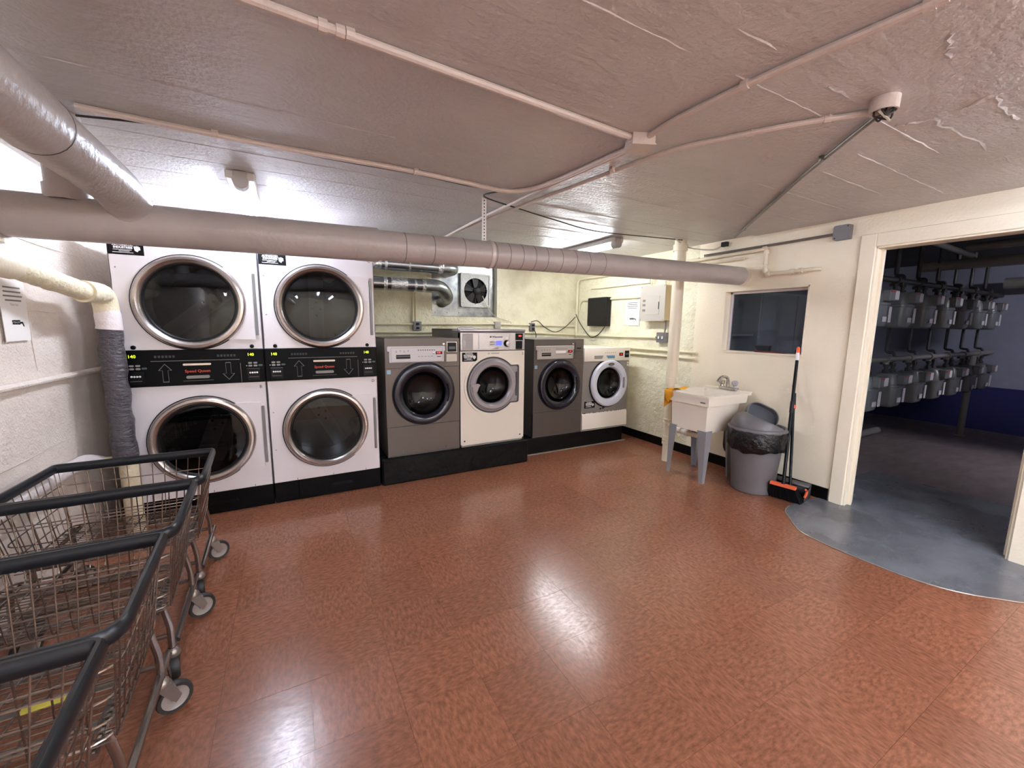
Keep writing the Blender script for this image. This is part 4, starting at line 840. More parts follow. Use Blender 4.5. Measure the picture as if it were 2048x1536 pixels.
t = tag(MB().tube(spline([(XR-0.055, YB-0.07, 1.56), (XR-0.05, 4.80, 1.42), (XR-0.05, 4.62, 1.27), (XR-0.05, 4.52, 1.235), (XR-0.05, 4.38, 1.29), (XR-0.05, 4.28, 1.38), (XR-0.05, 4.27, 1.41)], 8), 0.006, 6).build('power_cord', m_cable), 'black cord hanging in a loop below the black wall box', 'cord')
t = tag(MB().tube(spline([P(1066, 657, 1, YB-0.07), P(1071, 665, 1, YB-0.07), P(1072, 678, 1, YB-0.06), (3.03, YB-0.1, 1.05)], 6), 0.006, 6).build('power_cord', m_cable), 'black cord dropping from the corner outlet behind the grey washer', 'cord')
# ------------------------------------------------------------------ right wall fittings
XW = XR-0.02
wconduit('thick cream conduit rising in the back corner and turning along the right wall', [(XW-0.01, YB-0.06, 1.25), (XW-0.01, YB-0.06, 2.06), (XW-0.01, 4.2, 2.06), (XW-0.01, 2.9, 2.085)], 0.018)
wconduit('cream conduit along the right wall above the black box to the breaker panel', [(XW, YB-0.09, 1.60), (XW, 4.86, 1.755), (XW, 3.62, 1.745)], 0.012, fil=0.12)
wconduit('cream conduit low along the right wall to the switch box', [(XW, YB-0.03, 1.255), (XW, 3.41, 1.27)], 0.016)
wconduit('upper of two cream conduits low on the right wall behind the sink pipe', [(XW, 4.4, 1.125), (XW, 2.86, 1.125)], 0.014)
wconduit('lower of two cream conduits low on the right wall behind the sink pipe', [(XW, 4.4, 1.06), (XW, 2.86, 1.06)], 0.014)
t = tag(MB().box(XR-0.03, XR-0.004, 3.55, 4.62, 1.90, 1.955, 0.002).build('batten', m_condw), 'cream wooden batten on the right wall under the corner conduit', 'batten')
t = thing('black_enclosure', 'black plastic enclosure on the right wall near the corner', 'wall box', (XR, 4.41, 1.385))
b = MB(); b.box(XR-0.095, XR-0.003, 4.215, 4.60, 1.39, 1.775, 0.012, 2); bb = b.build('case', m_bbox, t)
b = MB(); b.box(XR-0.098, XR-0.095, 4.23, 4.585, 1.405, 1.76, 0.001); b.build('lid', m_bbox, bb)
text('small_mark', '||', 0.02, RW(XR-0.098, 4.575, 1.415), m_wink, bb)
def notice(label, fr, w_, h_, lines, logo):
    t = thing('paper_notice', label, 'notice', fr[0]); b = MB(); b.prism([(-w_/2, 0), (w_/2, 0), (w_/2, h_), (-w_/2, h_)], fr, 0.004, 0.006); b.build('sheet', m_paper, t)
    o, ux, uy = fr; nz = ux.cross(uy)
    for (z, a, b_) in lines:
        b = MB(); decal(b, fr, a*w_, b_*w_, (z-0.013)*h_, (z+0.013)*h_, 0.0068); b.build('printed_line', m_inkg, t)
    text('printed_words', 'Thank You!', 0.05*h_, (o+uy*(0.60*h_), ux, uy), m_inkg, t, lift=0.0068)
    text('logo_words', 'AUTOMATIC', 0.042*h_, (o+uy*(logo+0.03)*h_-ux*0.02*w_, ux, uy), m_ink, t, lift=0.0068, bold=0.001)
    text('logo_words', 'INDUSTRIES', 0.042*h_, (o+uy*(logo-0.01)*h_-ux*0.02*w_, ux, uy), m_ink, t, lift=0.0068, bold=0.001)
    b = MB(); b.prism([(0.14*w_, (logo+0.02)*h_), (0.24*w_, (logo+0.02)*h_), (0.29*w_, (logo-0.06)*h_), (0.25*w_, (logo-0.06)*h_), (0.21*w_, (logo-0.01)*h_), (0.14*w_, (logo-0.01)*h_)], fr, 0.006, 0.0068); b.build('logo_mark', m_ink, t)
LN = [(0.88, -0.35, 0.32), (0.81, -0.36, 0.32), (0.74, -0.38, 0.36), (0.67, -0.32, 0.30)]
notice('white printed notice on the right wall beside the breaker panel', RW(XR-0.004, 3.82, 1.405), 0.235, 0.315, LN, 0.25)
notice('white printed notice on the left wall beside the taped pipe', LW(XL+0.006, 2.915, 1.285), 0.215, 0.29, LN, 0.30)
t = thing('breaker_panel', 'grey electrical breaker panel with beige side on the right wall', 'electrical panel', (XR, 3.42, 1.46))
b = MB(); b.box(XR-0.105, XR-0.002, 3.235, 3.575, 1.462, 1.852, 0.003); b.build('case', m_ebeige, t)
b = MB(); b.box(XR-0.111, XR-0.105, 3.235, 3.600, 1.455, 1.860, 0.002); cv = b.build('cover', m_egrey, t)
b = MB(); b.box(XR-0.114, XR-0.111, 3.31, 3.50, 1.53, 1.735, 0.001); dr = b.build('door', m_egrey, cv)
b = MB(); b.box(XR-0.118, XR-0.114, 3.315, 3.322, 1.59, 1.67); b.build('latch', m_ink, dr)
for zz in (1.69, 1.64, 1.58):
    b = MB(); b.box(XR-0.1135, XR-0.111, 3.52, 3.56, zz-0.012, zz+0.012); b.build('label_plate', m_inkg, cv)
for (yy, zz) in ((3.25, 1.845), (3.585, 1.845), (3.25, 1.47), (3.585, 1.47)):
    b = MB(); b.lathe([(0.006, 0), (0, 0.003)], (XR-0.111, yy, zz), (-1, 0, 0), 8); b.build('screw', m_jbox, cv)
b = MB(); b.cyl((XR-0.05, 3.30, 1.85), (XR-0.05, 3.30, 2.04), 0.012, 10); b.cyl((XR-0.05, 3.50, 1.85), (XR-0.05, 3.50, 2.05), 0.012, 10); b.build('feed_conduit', m_condw, t)
b = MB(); b.tube(fillet([(XR-0.04, 3.265, 1.465), (XR-0.04, 3.265, 1.40), (XR-0.04, 3.275, 1.32)], 0.03), 0.009, 8); b.build('flex_drop', m_emt, t)
t = thing('switch_box', 'grey double switch box under the breaker panel', 'switch', (XR, 3.31, 1.215))
b = MB(); b.prism(rrect(0.13, 0.115, 0.006, 3), RW(XR-0.002, 3.315, 1.27), 0, 0.05); sw = b.build('box', m_jbox, t)
for yy in (3.34, 3.29):
    b = MB(); b.prism(rrect(0.018, 0.03, 0.004, 3), RW(XR-0.052, yy, 1.27), 0, 0.012); b.build('toggle', m_wink, sw)
# corner waste stack
t = thing('waste_stack', 'cream vertical pipe from floor to ceiling left of the sink', 'pipe', (3.44, 2.87, 0))
b = MB(); b.cyl((3.44, 2.87, 0.85), (3.44, 2.87, ZC+0.012), 0.056, 24); b.build('upper_length', m_cpipe, t)
b = MB(); b.cyl((3.42, 2.86, 0.0), (3.42, 2.86, 0.86), 0.040, 20); b.build('lower_length', m_cpipe, t)
for zz, r_ in ((2.16, 0.068), (0.845, 0.062)): 
    b = MB(); b.cyl((3.44, 2.87, zz-0.03), (3.44, 2.87, zz+0.03), r_, 24); b.build('collar', m_cpipe, t)
for zz in (0.44, 0.41, 0.26, 0.22, 0.19):
    b = MB(); b.cyl((3.42, 2.86, zz-0.009), (3.42, 2.86, zz+0.009), 0.050, 20); b.build('clamp_band', m_pipe2, t)
# conduits above the window
wconduit('bare grey metal conduit along the top of the right wall to the grey square box', [(XW, 2.85, 2.115), (XW, 2.2, 2.115), (XW, 1.70, 2.118)], 0.011, m_emt)
t = thing('square_junction_box', 'grey square junction box at the top of the wall beside the doorway', 'junction box', (XR, 1.655, 2.06))
b = MB(); b.prism(rrect(0.105, 0.105, 0.006, 3), RW(XR-0.002, 1.652, 2.12), 0, 0.05); jb = b.build('box', m_jbox, t)
b = MB(); b.prism(rrect(0.108, 0.108, 0.014, 4), RW(XR-0.052, 1.652, 2.12), 0, 0.004); cv = b.build('cover', m_jbox, t)
for (a, c_) in ((-.04, .04), (.04, -.04)):
    b = MB(); b.lathe([(0.005, 0), (0, 0.003)], (XR-0.056, 1.652+a, 2.12+c_), (-1, 0, 0), 8); b.build('screw', m_ink, cv)
t = thing('gas_pipe', 'cream threaded pipe stepping down the right wall above the window', 'pipe', (XR-0.05, 2.2, 1.85))
zA, zB = 2.085, 1.862
b = MB(); b.tube(fillet([(XW-0.02, 3.1, 2.075), (XW-0.02, 2.215, zA), (XW-0.02, 2.21, zB), (XW-0.02, 1.81, zB+0.006), (XR, 1.79, zB+0.006)], 0.03, 5), 0.0155, 12); b.build('run', m_cpipe, t)
for p, q in (((2.215, zA), (2.245, zA)), ((2.21, zA-0.015), (2.21, zA-0.045)), ((2.21, zB+0.11), (2.21, zB+0.09)), ((2.21, zB+0.015), (2.21, zB+0.05)), ((2.195, zB), (2.165, zB+.001)), ((2.00, zB+.003), (1.965, zB+.003)), ((1.93, zB+.004), (1.90, zB+.004))):
    b = MB(); b.cyl((XW-0.02, p[0], p[1]), (XW-0.02, q[0], q[1]), 0.0225, 12); b.build('fitting', m_cpipe, t)
wconduit('second cream pipe running along the right wall into the wall corner below the grey conduit', [(XW-0.005, 3.0, 2.035), (XW-0.005, 2.42, 2.03)], 0.013, m_cpipe)
c = P(1450, 488, 2, ZC-0.03); c.x = min(c.x, XR-0.03)
t = tag(MB().box(c.x-0.02, c.x+0.02, c.y-0.03, c.y+0.03, ZC-0.055, ZC-0.012, 0.003).build('conduit_end_box', m_bbox), 'small black box at the lower end of the diagonal ceiling conduit', 'junction box')
t = tag(MB().tube(spline([P(1350, 476, 2, ZC-0.012), (c.x-0.15, c.y+0.30, ZC-0.03), (c.x-0.03, c.y+0.12, ZC-0.07), (c.x-0.005, c.y+0.02, ZC-0.045)], 6), 0.006, 6).build('ceiling_cable', m_cablew), 'pale cable looping from the waste stack to the small black box', 'cable')
# ------------------------------------------------------------------ dustpan lying on the window sill
t = thing('hand_dustpan', 'black and dark red hand brush and dustpan on the window sill', 'dustpan', (3.84, 2.15, WZ0+0.012))
ya, yb = P(1508, 698, 0, 3.85).y, P(1541, 698, 0, 3.85).y
b = MB(); z_ = WZ0+0.012; b.prism([(ya, z_+0.062), (yb, z_+0.062), (yb+0.01, z_+0.012), (ya-0.05, z_+0.012)], (V((3.83, 0, 0)), V((0, 1, 0)), V((0, 0, 1))), 0, 0.035); b.build('bristles', m_bbox, t)
yr = P(1570, 710, 0, 3.83).y
b = MB(); b.prism([(ya-0.03, z_), (yr, z_), (yr+0.06, z_+0.014), (ya-0.03, z_+0.014)], (V((3.808, 0, 0)), V((0, 1, 0)), V((0, 0, 1))), 0, 0.07); b.build('pan', m_red, t)
# ------------------------------------------------------------------ utility sink
t = thing('utility_sink', 'cream plastic utility sink on grey legs against the right wall', 'sink', (3.45, 2.45, 0))
SZ = 0.79
def frust(mb, a, z0, c_, z1):
    (x0, x1, y0, y1) = a; (u0, u1, v0, v1) = c_
    mb.add([(x0, y0, z0), (x1, y0, z0), (x1, y1, z0), (x0, y1, z0), (u0, v0, z1), (u1, v0, z1), (u1, v1, z1), (u0, v1, z1)], [(0, 1, 5, 4), (1, 2, 6, 5), (2, 3, 7, 6), (3, 0, 4, 7)])
b = MB()
frust(b, (3.195, 3.58, 2.265, 2.625), 0.455, (3.188, 3.65, 2.258, 2.637), 0.705)
frust(b, (3.158, 3.70, 2.228, 2.668), 0.705, (3.160, 3.72, 2.230, 2.667), SZ-0.012)
b.add([(3.188, 2.258, .705), (3.65, 2.258, .705), (3.65, 2.637, .705), (3.188, 2.637, .705), (3.158, 2.228, .705), (3.70, 2.228, .705), (3.70, 2.668, .705), (3.158, 2.668, .705)], [(0, 1, 5, 4), (1, 2, 6, 5), (2, 3, 7, 6), (3, 0, 4, 7)])
b.add([(3.195, 2.265, .455), (3.58, 2.265, .455), (3.58, 2.625, .455), (3.195, 2.625, .455)], [(0, 1, 2, 3)])
frust(b, (3.215, 3.58, 2.285, 2.605), 0.475, (3.20, 3.64, 2.275, 2.622), SZ)
b.add([(3.215, 2.285, .475), (3.58, 2.285, .475), (3.58, 2.605, .475), (3.215, 2.605, .475)], [(0, 1, 2, 3)]); b.build('tub', m_tub, t)
b = MB(); fz = (V((0, 0, 0)), V((1, 0, 0)), V((0, 1, 0)))
b.strip(rrect(0.605, 0.485, 0.035, 5, 3.452, 2.448), rrect(0.44, 0.347, 0.03, 5, 3.42, 2.448), fz, SZ-0.014, SZ+0.006); b.build('rim', m_tub, t)
b = MB(); b.box(3.70, 3.754, 2.21, 2.686, SZ+0.004, SZ+0.018, 0.004); b.build('back_ledge', m_tub, t)
b = MB(); decal(b, (V((3.1695, 2.33, 0.735)), V((0, -1, 0)), V((0, 0, 1))), 0.02, 0.07, -0.006, 0.006, 0.012); b.build('maker_print', m_inkg, t)
for (lx, ly, sx, sy) in ((3.172, 2.245, 1, 1), (3.172, 2.632, 1, -1), (3.565, 2.245, -1, 1), (3.565, 2.632, -1, -1)):
    b = MB(); w1, w0, th_ = 0.085, 0.032, 0.004
    ix, iy = lx+sx*0.0, ly+sy*0.0
    b.prism([(0, 0.48), (w1, 0.48), (w0, 0.0), (0, 0.0)], (V((ix, iy, 0)), V((sx, 0, 0)), V((0, 0, 1))), 0, th_)
    b.prism([(0, 0.48), (w1, 0.48), (w0, 0.0), (0, 0.0)], (V((ix, iy, 0)), V((0, sy, 0)), V((0, 0, 1))), 0, th_); b.build('leg', m_leg, t)
b = MB(); b.cyl((3.40, 2.45, 0.46), (3.40, 2.45, 0.40), 0.03, 14); b.tube(fillet([(3.40, 2.45, 0.42), (3.40, 2.45, 0.36), (3.38, 2.60, 0.365), (3.41, 2.83, 0.385)], 0.05, 5), 0.024, 12); dp_ = b.build('drain', m_cpipe, t)
for yy in (2.60, 2.68):
    b = MB(); b.cyl((3.385, yy-0.018, 0.366+(yy-2.6)*0.09), (3.388, yy+0.018, 0.368+(yy-2.6)*0.09), 0.034, 14); b.build('slip_nut', m_wtape, dp_)
b = MB(); b.tube(fillet([(3.60, 2.34, 0.44), (3.60, 2.34, 0.26), (3.66, 2.34, 0.20), (3.72, 2.34, 0.30), (3.79, 2.34, 0.30)], 0.07, 5), 0.016, 10); b.build('supply_hose', m_miron, t)
t = thing('faucet', 'chrome two handle faucet on the back ledge of the utility sink', 'faucet', (3.735, 2.42, SZ+0.006))
fy = 2.415; fzz = SZ+0.0065
b = MB(); b.box(3.675, 3.73, fy-0.09, fy+0.09, fzz+0.006, fzz+0.03, 0.006); b.build('base', m_chrome, t)
b = MB(); b.tube(fillet([(3.70, fy+0.01, fzz+0.02), (3.70, fy+0.012, fzz+0.125), (3.62, fy+0.03, fzz+0.13), (3.58, fy+0.035, fzz+0.085)], 0.04, 6), 0.0145, 12); b.build('spout', m_chrome, t)
for s_ in (-0.06, 0.07):
    b = MB(); b.lathe([(0.016, 0), (0.014, 0.02), (0.026, 0.028), (0.029, 0.056), (0.014, 0.066), (0, 0.066)], (3.70, fy+s_, fzz+0.028), (0, 0, 1), 14); b.build('handle', m_chrome if s_ > 0 else mat('clear_knob', (170, 164, 164), 0.2), t)
# yellow cloth over the far front corner of the sink
b = MB(); g = []; 
for i in range(9):
    for j in range(10):
        u = i/8; v = j/9
        x = 3.155+0.24*u; ln = 0.26*v
        if ln < 0.08: y = 2.62+ln; z = SZ+0.012+0.012*math.sin(u*7+v*3)*(1-v)+0.004
        else: y = 2.703+0.004*math.sin(u*9); z = SZ+0.012-(ln-0.08)*(1.0-0.55*u)
        g.append((x, y, z))
b.add(g, [(i*10+j, (i+1)*10+j, (i+1)*10+j+1, i*10+j+1) for i in range(8) for j in range(9)])
g2 = []
for i in range(7):
    for j in range(7):
        u = i/6; v = j/6; x = 3.145-0.006*math.sin(v*5) if v > 0.35 else 3.145+(0.35-v)*0.2
        z = SZ+0.014 if v <= 0.35 else SZ+0.014-(v-0.35)*0.20*(1-abs(u-0.55)*1.1)
        g2.append((x, 2.60+0.095*u, z))
b.add(g2, [(i*7+j, (i+1)*7+j, (i+1)*7+j+1, i*7+j+1) for i in range(6) for j in range(6)])
t = tag(b.build('cleaning_cloth', m_cloth, sharp=80), 'yellow cleaning cloth draped over the corner of the sink rim', 'cloth')
# ------------------------------------------------------------------ waste bin
BX, BY = 3.49, 1.985
t = thing('waste_bin', 'grey round waste bin with swing lid and black bag beside the sink', 'trash can', (BX, BY, 0))
b = MB(); b.lathe([(0.0, 0.0), (0.155, 0.0), (0.163, 0.008), (0.205, 0.53), (0.200, 0.53), (0.155, 0.012), (0.0, 0.012)], (BX, BY, 0), (0, 0, 1), 40); b.build('body', m_can, t)
b = MB(); n = 48; vv = []; hs = [(0.560, 0.0), (0.545, 0.014), (0.50, 0.020), (0.45, 0.024), (0.405, 0.022), (0.385, 0.017), (0.372, 0.010)]
for (z, off) in hs:
    for j in range(n):
        a = 2*PI*j/n; rr = 0.208+off+0.005*math.sin(a*9+z*40)+0.004*math.sin(a*17-z*25); zz = z+(0.012*math.sin(a*3+1)+0.006*math.sin(a*11) if z < 0.42 else 0); vv.append((BX+rr*math.cos(a), BY+rr*math.sin(a), zz))
b.add(vv, [(i*n+j, i*n+(j+1) % n, (i+1)*n+(j+1) % n, (i+1)*n+j) for i in range(len(hs)-1) for j in range(n)]); b.build('bin_bag', m_bag, t, sharp=70)
b = MB(); b.lathe([(0.205, 0.535), (0.222, 0.535), (0.228, 0.548), (0.222, 0.562), (0.205, 0.565), (0.195, 0.555)], (BX, BY, 0), (0, 0, 1), 44); b.build('rim', m_can, t)
# swing lid: fixed hood on one side, flap tipped open on the other
hr = V((0.877, -0.48, 0)); hf = V((0.48, 0.877, 0))
def hood():
    b = MB(); vv = []; n1, n2 = 48, 8
    for i in range(n1+1):
        ph = math.radians(48)+math.radians(264)*i/n1
        a = abs(math.degrees(ph)-180)/132.0; top_ = math.radians(58)*max(0.0, 1-a**1.7)
        for j in range(n2+1):
            th = top_*j/n2; rr = 0.205*math.cos(th)
            vv.append(V((BX, BY, 0.556+0.15*math.sin(th)))+hr*(rr*math.cos(ph))+hf*(rr*math.sin(ph)))
    m2 = n2+1; b.add(vv, [(i*m2+j, (i+1)*m2+j, (i+1)*m2+j+1, i*m2+j+1) for i in range(n1) for j in range(n2)])
    ob = b.build('lid_hood', m_can, t, sharp=80); md = ob.modifiers.new('thick', 'SOLIDIFY'); md.thickness = 0.005
hood()
def flap():
    "open flap: a rounded shallow tray leaning back over the rim"
    c0 = V((BX, BY, 0.635))+hr*0.075+hf*0.075; up = (V((0, 0, 1))+hf*0.55).normalized(); a = math.radians(-28)
    ux = (hr*math.cos(a)+up*math.sin(a)); uy = (up*math.cos(a)-hr*math.sin(a))
    out = rrect(0.27, 0.20, 0.085, 8); fr = (c0, ux, uy)
    b = MB(); b.strip(out, [(x*0.94, z*0.92) for x, z in out], fr, -0.030, 0.016); b.build('lid_flap_rim', m_can, t)
    b = MB(); b.prism([(x*0.95, z*0.94) for x, z in out], fr, -0.034, -0.024); b.build('lid_flap', m_canin, t)
flap()
b = MB(); vv = []; n = 24
for k, (r_, z) in enumerate(((0.195, 0.553), (0.13, 0.540), (0.06, 0.53), (0.0, 0.528))):
    for j in range(n): a = 2*PI*j/n; vv.append((BX+r_*math.cos(a), BY+r_*math.sin(a), z+0.01*math.sin(a*5+k)))
b.add(vv, [(i*n+j, i*n+(j+1) % n, (i+1)*n+(j+1) % n, (i+1)*n+j) for i in range(3) for j in range(n)]); b.build('bag_top', m_bag, t, sharp=70)
# ------------------------------------------------------------------ broom and long handled dustpan
A0, A1 = P(1541, 966, 2, 0.125), P(1592, 980, 2, 0.125); B0, B1 = P(1534, 987, 2, 0.006), P(1603, 1008, 2, 0.006)
dv = (A1-A0).normalized(); nv = V((-dv.y, dv.x, 0)).normalized()
if nv.x < 0: nv = -nv
t = thing('broom', 'black long handled broom with orange trim leaning on the wall by the doorway', 'broom', (A0+A1)/2-V((0, 0, 0.12)))
top = P(1597, 694, 0, 3.765); hb = A0.lerp(A1, 0.5)+V((0, 0, 0.0))
b = MB(); p1 = hb.lerp(top, 0.90); b.cyl(hb, p1, 0.0125, 12); b.build('handle', m_blackg, t)
b = MB(); p2 = hb.lerp(top, 0.955); b.cyl(p1, p2, 0.0135, 12); b.build('white_band', m_wink, t)
b = MB(); b.tube([p2, hb.lerp(top, 0.99), top], [0.0138, 0.0138, 0.006], 12); b.build('orange_tip', m_orange, t)
b = MB(); q_ = hb.lerp(top, 0.52); b.cyl(q_, hb.lerp(top, 0.60), 0.0155, 12); b.build('sleeve', m_bbox, t)
b = MB()
b.add([A0-nv*0.02, A1-nv*0.02, A1+nv*0.02, A0+nv*0.02, A0-nv*0.016+V((0, 0, 0.022)), A1-nv*0.016+V((0, 0, 0.022)), A1+nv*0.016+V((0, 0, 0.022)), A0+nv*0.016+V((0, 0, 0.022))], [(0, 1, 5, 4), (1, 2, 6, 5), (2, 3, 7, 6), (3, 0, 4, 7), (4, 5, 6, 7), (0, 3, 2, 1)]); b.build('head', m_orange, t)
b = MB(); ns = 16
for i in range(ns):
    for k, (oa, ob_) in enumerate(((-0.018, -0.012), (0.0, 0.02), (0.018, 0.05))):
        u = (i+0.5)/ns; a = A0.lerp(A1, u)+nv*oa; c_ = B0.lerp(B1, u+random.uniform(-.01, .01))+nv*(ob_+random.uniform(-.004, .004)); b.tube([c_, c_.lerp(a, 0.5)+V((0, 0, 0)), a], [0.011, 0.010, 0.008], 5)
o = b.build('bristles', m_brist, t); o['kind'] = 'stuff'
t = thing('standing_dustpan', 'dark grey long handled dustpan with orange clip behind the broom', 'dustpan', B1+nv*0.1)
d0 = hb+nv*0.07+dv*0.03+V((0, 0, -0.05)); d1 = P(1587, 812, 0, 3.72)
b = MB(); b.cyl(d0, d1, 0.011, 12); b.build('handle', m_blackg, t)
b = MB(); b.cyl(d1, d1+(d1-d0).normalized()*0.11, 0.016, 12); b.build('grip', m_bbox, t)
b = MB(); b.cyl(d0.lerp(d1, 0.97), d0.lerp(d1, 1.01), 0.0175, 12); b.build('orange_clip', m_orange, t)
b = MB(); u0 = (d1-d0).normalized(); cp0 = d1+u0*0.175; b.tube([cp0-u0*0.03, cp0-V((0.02, 0, 0)), cp0+u0*0.03], 0.009, 8); b.build('orange_hook', m_orange, t)
pb = [B0+nv*0.055, B1+nv*0.055, B1+nv*0.20, B0+nv*0.20]; b = MB()
def wallq(p, q, h0, h1): 
    s_ = V((0, 0, 1)); b.add([p, q, q+s_*h1, p+s_*h0], [(0, 1, 2, 3)])
zb = V((0, 0, 0)); b.add(pb, [(0, 1, 2, 3)]); wallq(pb[3], pb[2], 0.115, 0.115); wallq(pb[1], pb[2], 0.03, 0.115); wallq(pb[0], pb[3], 0.03, 0.115); b.add([pb[3]+V((0, 0, .115)), pb[2]+V((0, 0, .115)), pb[2].lerp(pb[1], 0.45)+V((0, 0, 0.10)), pb[3].lerp(pb[0], 0.45)+V((0, 0, 0.10))], [(0, 1, 2, 3)])
ob = b.build('pan', mat('pan_grey', (84, 78, 76), 0.45), t); md = ob.modifiers.new('thick', 'SOLIDIFY'); md.thickness = 0.004; md.offset = 0
b = MB(); b.tube(spline([pb[1]+V((0, 0, .035)), pb[1].lerp(pb[2], 0.3)+V((0, 0, 0.075)), pb[1].lerp(pb[2], 0.1)+V((0, 0, 0.10))], 4), 0.009, 6); b.build('orange_edge', m_orange, t)
# ------------------------------------------------------------------ wire laundry carts
CXC, RZ = -0.745, 0.645
def cart(F, label):
    t = thing('laundry_cart', label, 'cart', (CXC, F, 0), 'wire laundry carts along the left wall'); LEN = 0.53; BZ = 0.345
    hw0, hw1 = 0.326, 0.352
    def loop(z, ins, rad_near=0.07, rad_far=0.03):
        a, c_ = hw0-ins, hw1-ins; y0, y1 = F-ins*0.7, F-LEN+ins
        q = [V((CXC-a, y0, z)), V((CXC+a, y0, z)), V((CXC+c_, y1, z)), V((CXC-c_, y1, z))]; out = []
        for i in range(4):
            p, q0, nx = q[i-1], q[i], q[(i+1) % 4]; r_ = rad_far if i < 2 else rad_near
            d1, d2 = (p-q0).normalized()*r_, (nx-q0).normalized()*r_
            for k in range(6): u = k/5; out.append((q0+d1)*(1-u)**2+q0*2*u*(1-u)+(q0+d2)*u*u)
        return out
    b = MB(); b.tube(loop(RZ, 0.0, 0.075, 0.018), 0.0235, 10, closed=True, flat=(1.0, 0.58)); b.build('bumper_rim', m_bump, t)
    b = MB(); nl = 12; nc = 10; wr_ = 0.0023
    insb = 0.045
    for z in (0.555, 0.465, 0.395): b.tube(loop(z, insb*(RZ-z)/(RZ-BZ)), wr_*1.15, 5, closed=True)
    b.tube(loop(BZ, insb), wr_*1.6, 6, closed=True)
    for i in range(nl+1):
        u = -1+2*i/nl; xa, xb = u*(hw0-0.012), u*(hw0-insb); xc, xd = u*(hw1-insb), u*(hw1-0.012)
        b.tube(fillet([(CXC+xa, F-0.002, RZ-0.012), (CXC+xb, F-insb*0.7, BZ), (CXC+xc, F-LEN+insb, BZ), (CXC+xd, F-LEN+0.002, RZ-0.012)], 0.022, 3), wr_, 5)
    for i in range(nc):
        v = (i+0.5)/nc; yy = F-LEN*v; w0 = hw0+(hw1-hw0)*v; yb_ = F-insb*0.7-(LEN-insb*1.7)*v
        b.tube(fillet([(CXC-w0+0.006, yy, RZ-0.012), (CXC-w0+insb, yb_, BZ-0.004), (CXC+w0-insb, yb_, BZ-0.004), (CXC+w0-0.006, yy, RZ-0.012)], 0.022, 3), wr_, 5)
    for i in range(nc*2+1):
        if i % 2: continue
        v = i/(nc*2); yb_ = F-insb*0.7-(LEN-insb*1.7)*v; w0 = hw0+(hw1-hw0)*v-insb; b.tube([(CXC-w0, yb_, BZ-0.004), (CXC+w0, yb_, BZ-0.004)], wr_, 5)
    o_ = b.build('wire_basket', m_wire, t); o_['kind'] = 'stuff'
    RX_ = 0.285
    for s_ in (-1, 1):
        b = MB(); b.tube([(CXC+s_*RX_, F+0.055, 0.165), (CXC+s_*(RX_+0.012), F-0.42, 0.165)], 0.0125, 10); b.build('side_rail', m_tube, t)
        b = MB(); b.tube([(CXC+s_*(RX_-0.03), F-0.03, BZ-0.016), (CXC+s_*(RX_-0.02), F-LEN+0.03, BZ-0.016)], 0.010, 8); b.build('basket_rail', m_tube, t)
        b = MB(); b.box(CXC+s_*(RX_-0.028)-0.014, CXC+s_*(RX_-0.028)+0.014, F-LEN+0.10, F-LEN+0.24, BZ-0.012, BZ-0.008, 0.0015); b.build('mounting_ear', m_cast, t)
        for (yy, hd) in ((F-0.045, 0.45 if s_ > 0 else 1.1), (F-0.43, 1.95 if s_ > 0 else 2.6)):
            xx = CXC+s_*RX_
            b = MB(); b.tube([(xx-s_*0.012, yy-0.01, BZ-0.01), (xx, yy, 0.24), (xx, yy, 0.125)], 0.0115, 10); b.build('leg', m_tube, t)
            b = MB(); b.lathe([(0.013, 0.15), (0.022, 0.14), (0.026, 0.128), (0.024, 0.118), (0.0, 0.116)], (xx, yy, 0), (0, 0, 1), 14)
            hx, hy = math.cos(hd), math.sin(hd); sv = V((-hy, hx, 0)); ctr = V((xx+hx*0.03, yy+hy*0.03, 0.055))
            for k in (-1, 1):
                f0 = V((xx, yy, 0.118))+sv*(k*0.019); b.add([f0+V((hx, hy, 0))*-0.018, f0+V((hx, hy, 0))*0.03, ctr+sv*(k*0.019)+V((hx, hy, 0))*0.018+V((0, 0, 0.006)), ctr+sv*(k*0.019)+V((0, 0, -0.014)), ctr+sv*(k*0.019)-V((hx, hy, 0))*0.012], [(0, 1, 2, 3, 4)])
            b.add([V((xx, yy, 0.118))+sv*a+V((hx, hy, 0))*c_ for a, c_ in ((-.019, -.018), (.019, -.018), (.019, .03), (-.019, .03))], [(0, 1, 2, 3)]); cs_ = b.build('caster', m_cast, t)
            b = MB(); b.lathe([(0.042, -0.013), (0.052, -0.014), (0.055, -0.006), (0.055, 0.006), (0.052, 0.014), (0.042, 0.013)], ctr, sv, 22); b.build('tyre', m_tyre, cs_)
            b = MB(); b.lathe([(0.0, -0.011), (0.012, -0.016), (0.014, -0.008), (0.034, -0.008), (0.041, -0.0125), (0.041, 0.0125), (0.034, 0.008), (0.014, 0.008), (0.012, 0.016), (0.0, 0.011)], ctr, sv, 20); b.build('hub', m_hub, cs_)
    for yy in (F-0.045, F-0.43):
        b = MB(); b.tube([(CXC-RX_, yy, 0.20), (CXC+RX_, yy, 0.20)], 0.009, 8); b.build('cross_rail', m_tube, t)
    for yy in (F-0.12, F-0.26, F-0.40):
        b = MB(); b.box(CXC-hw0+insb, CXC+hw0-insb, yy-0.012, yy+0.012, BZ-0.013, BZ-0.008); b.build('flat_bar', m_cast, t)
    return t
F0, PT = 2.834, 0.546
c1 = cart(F0, 'wire laundry cart nearest the dryers, farthest of the row')
c2 = dup(c1, (CXC, F0-PT, 0), 'wire laundry cart second from the dryers')
c3 = dup(c1, (CXC, F0-2*PT, 0), 'wire laundry cart third from the dryers, with a yellow tag under its basket')
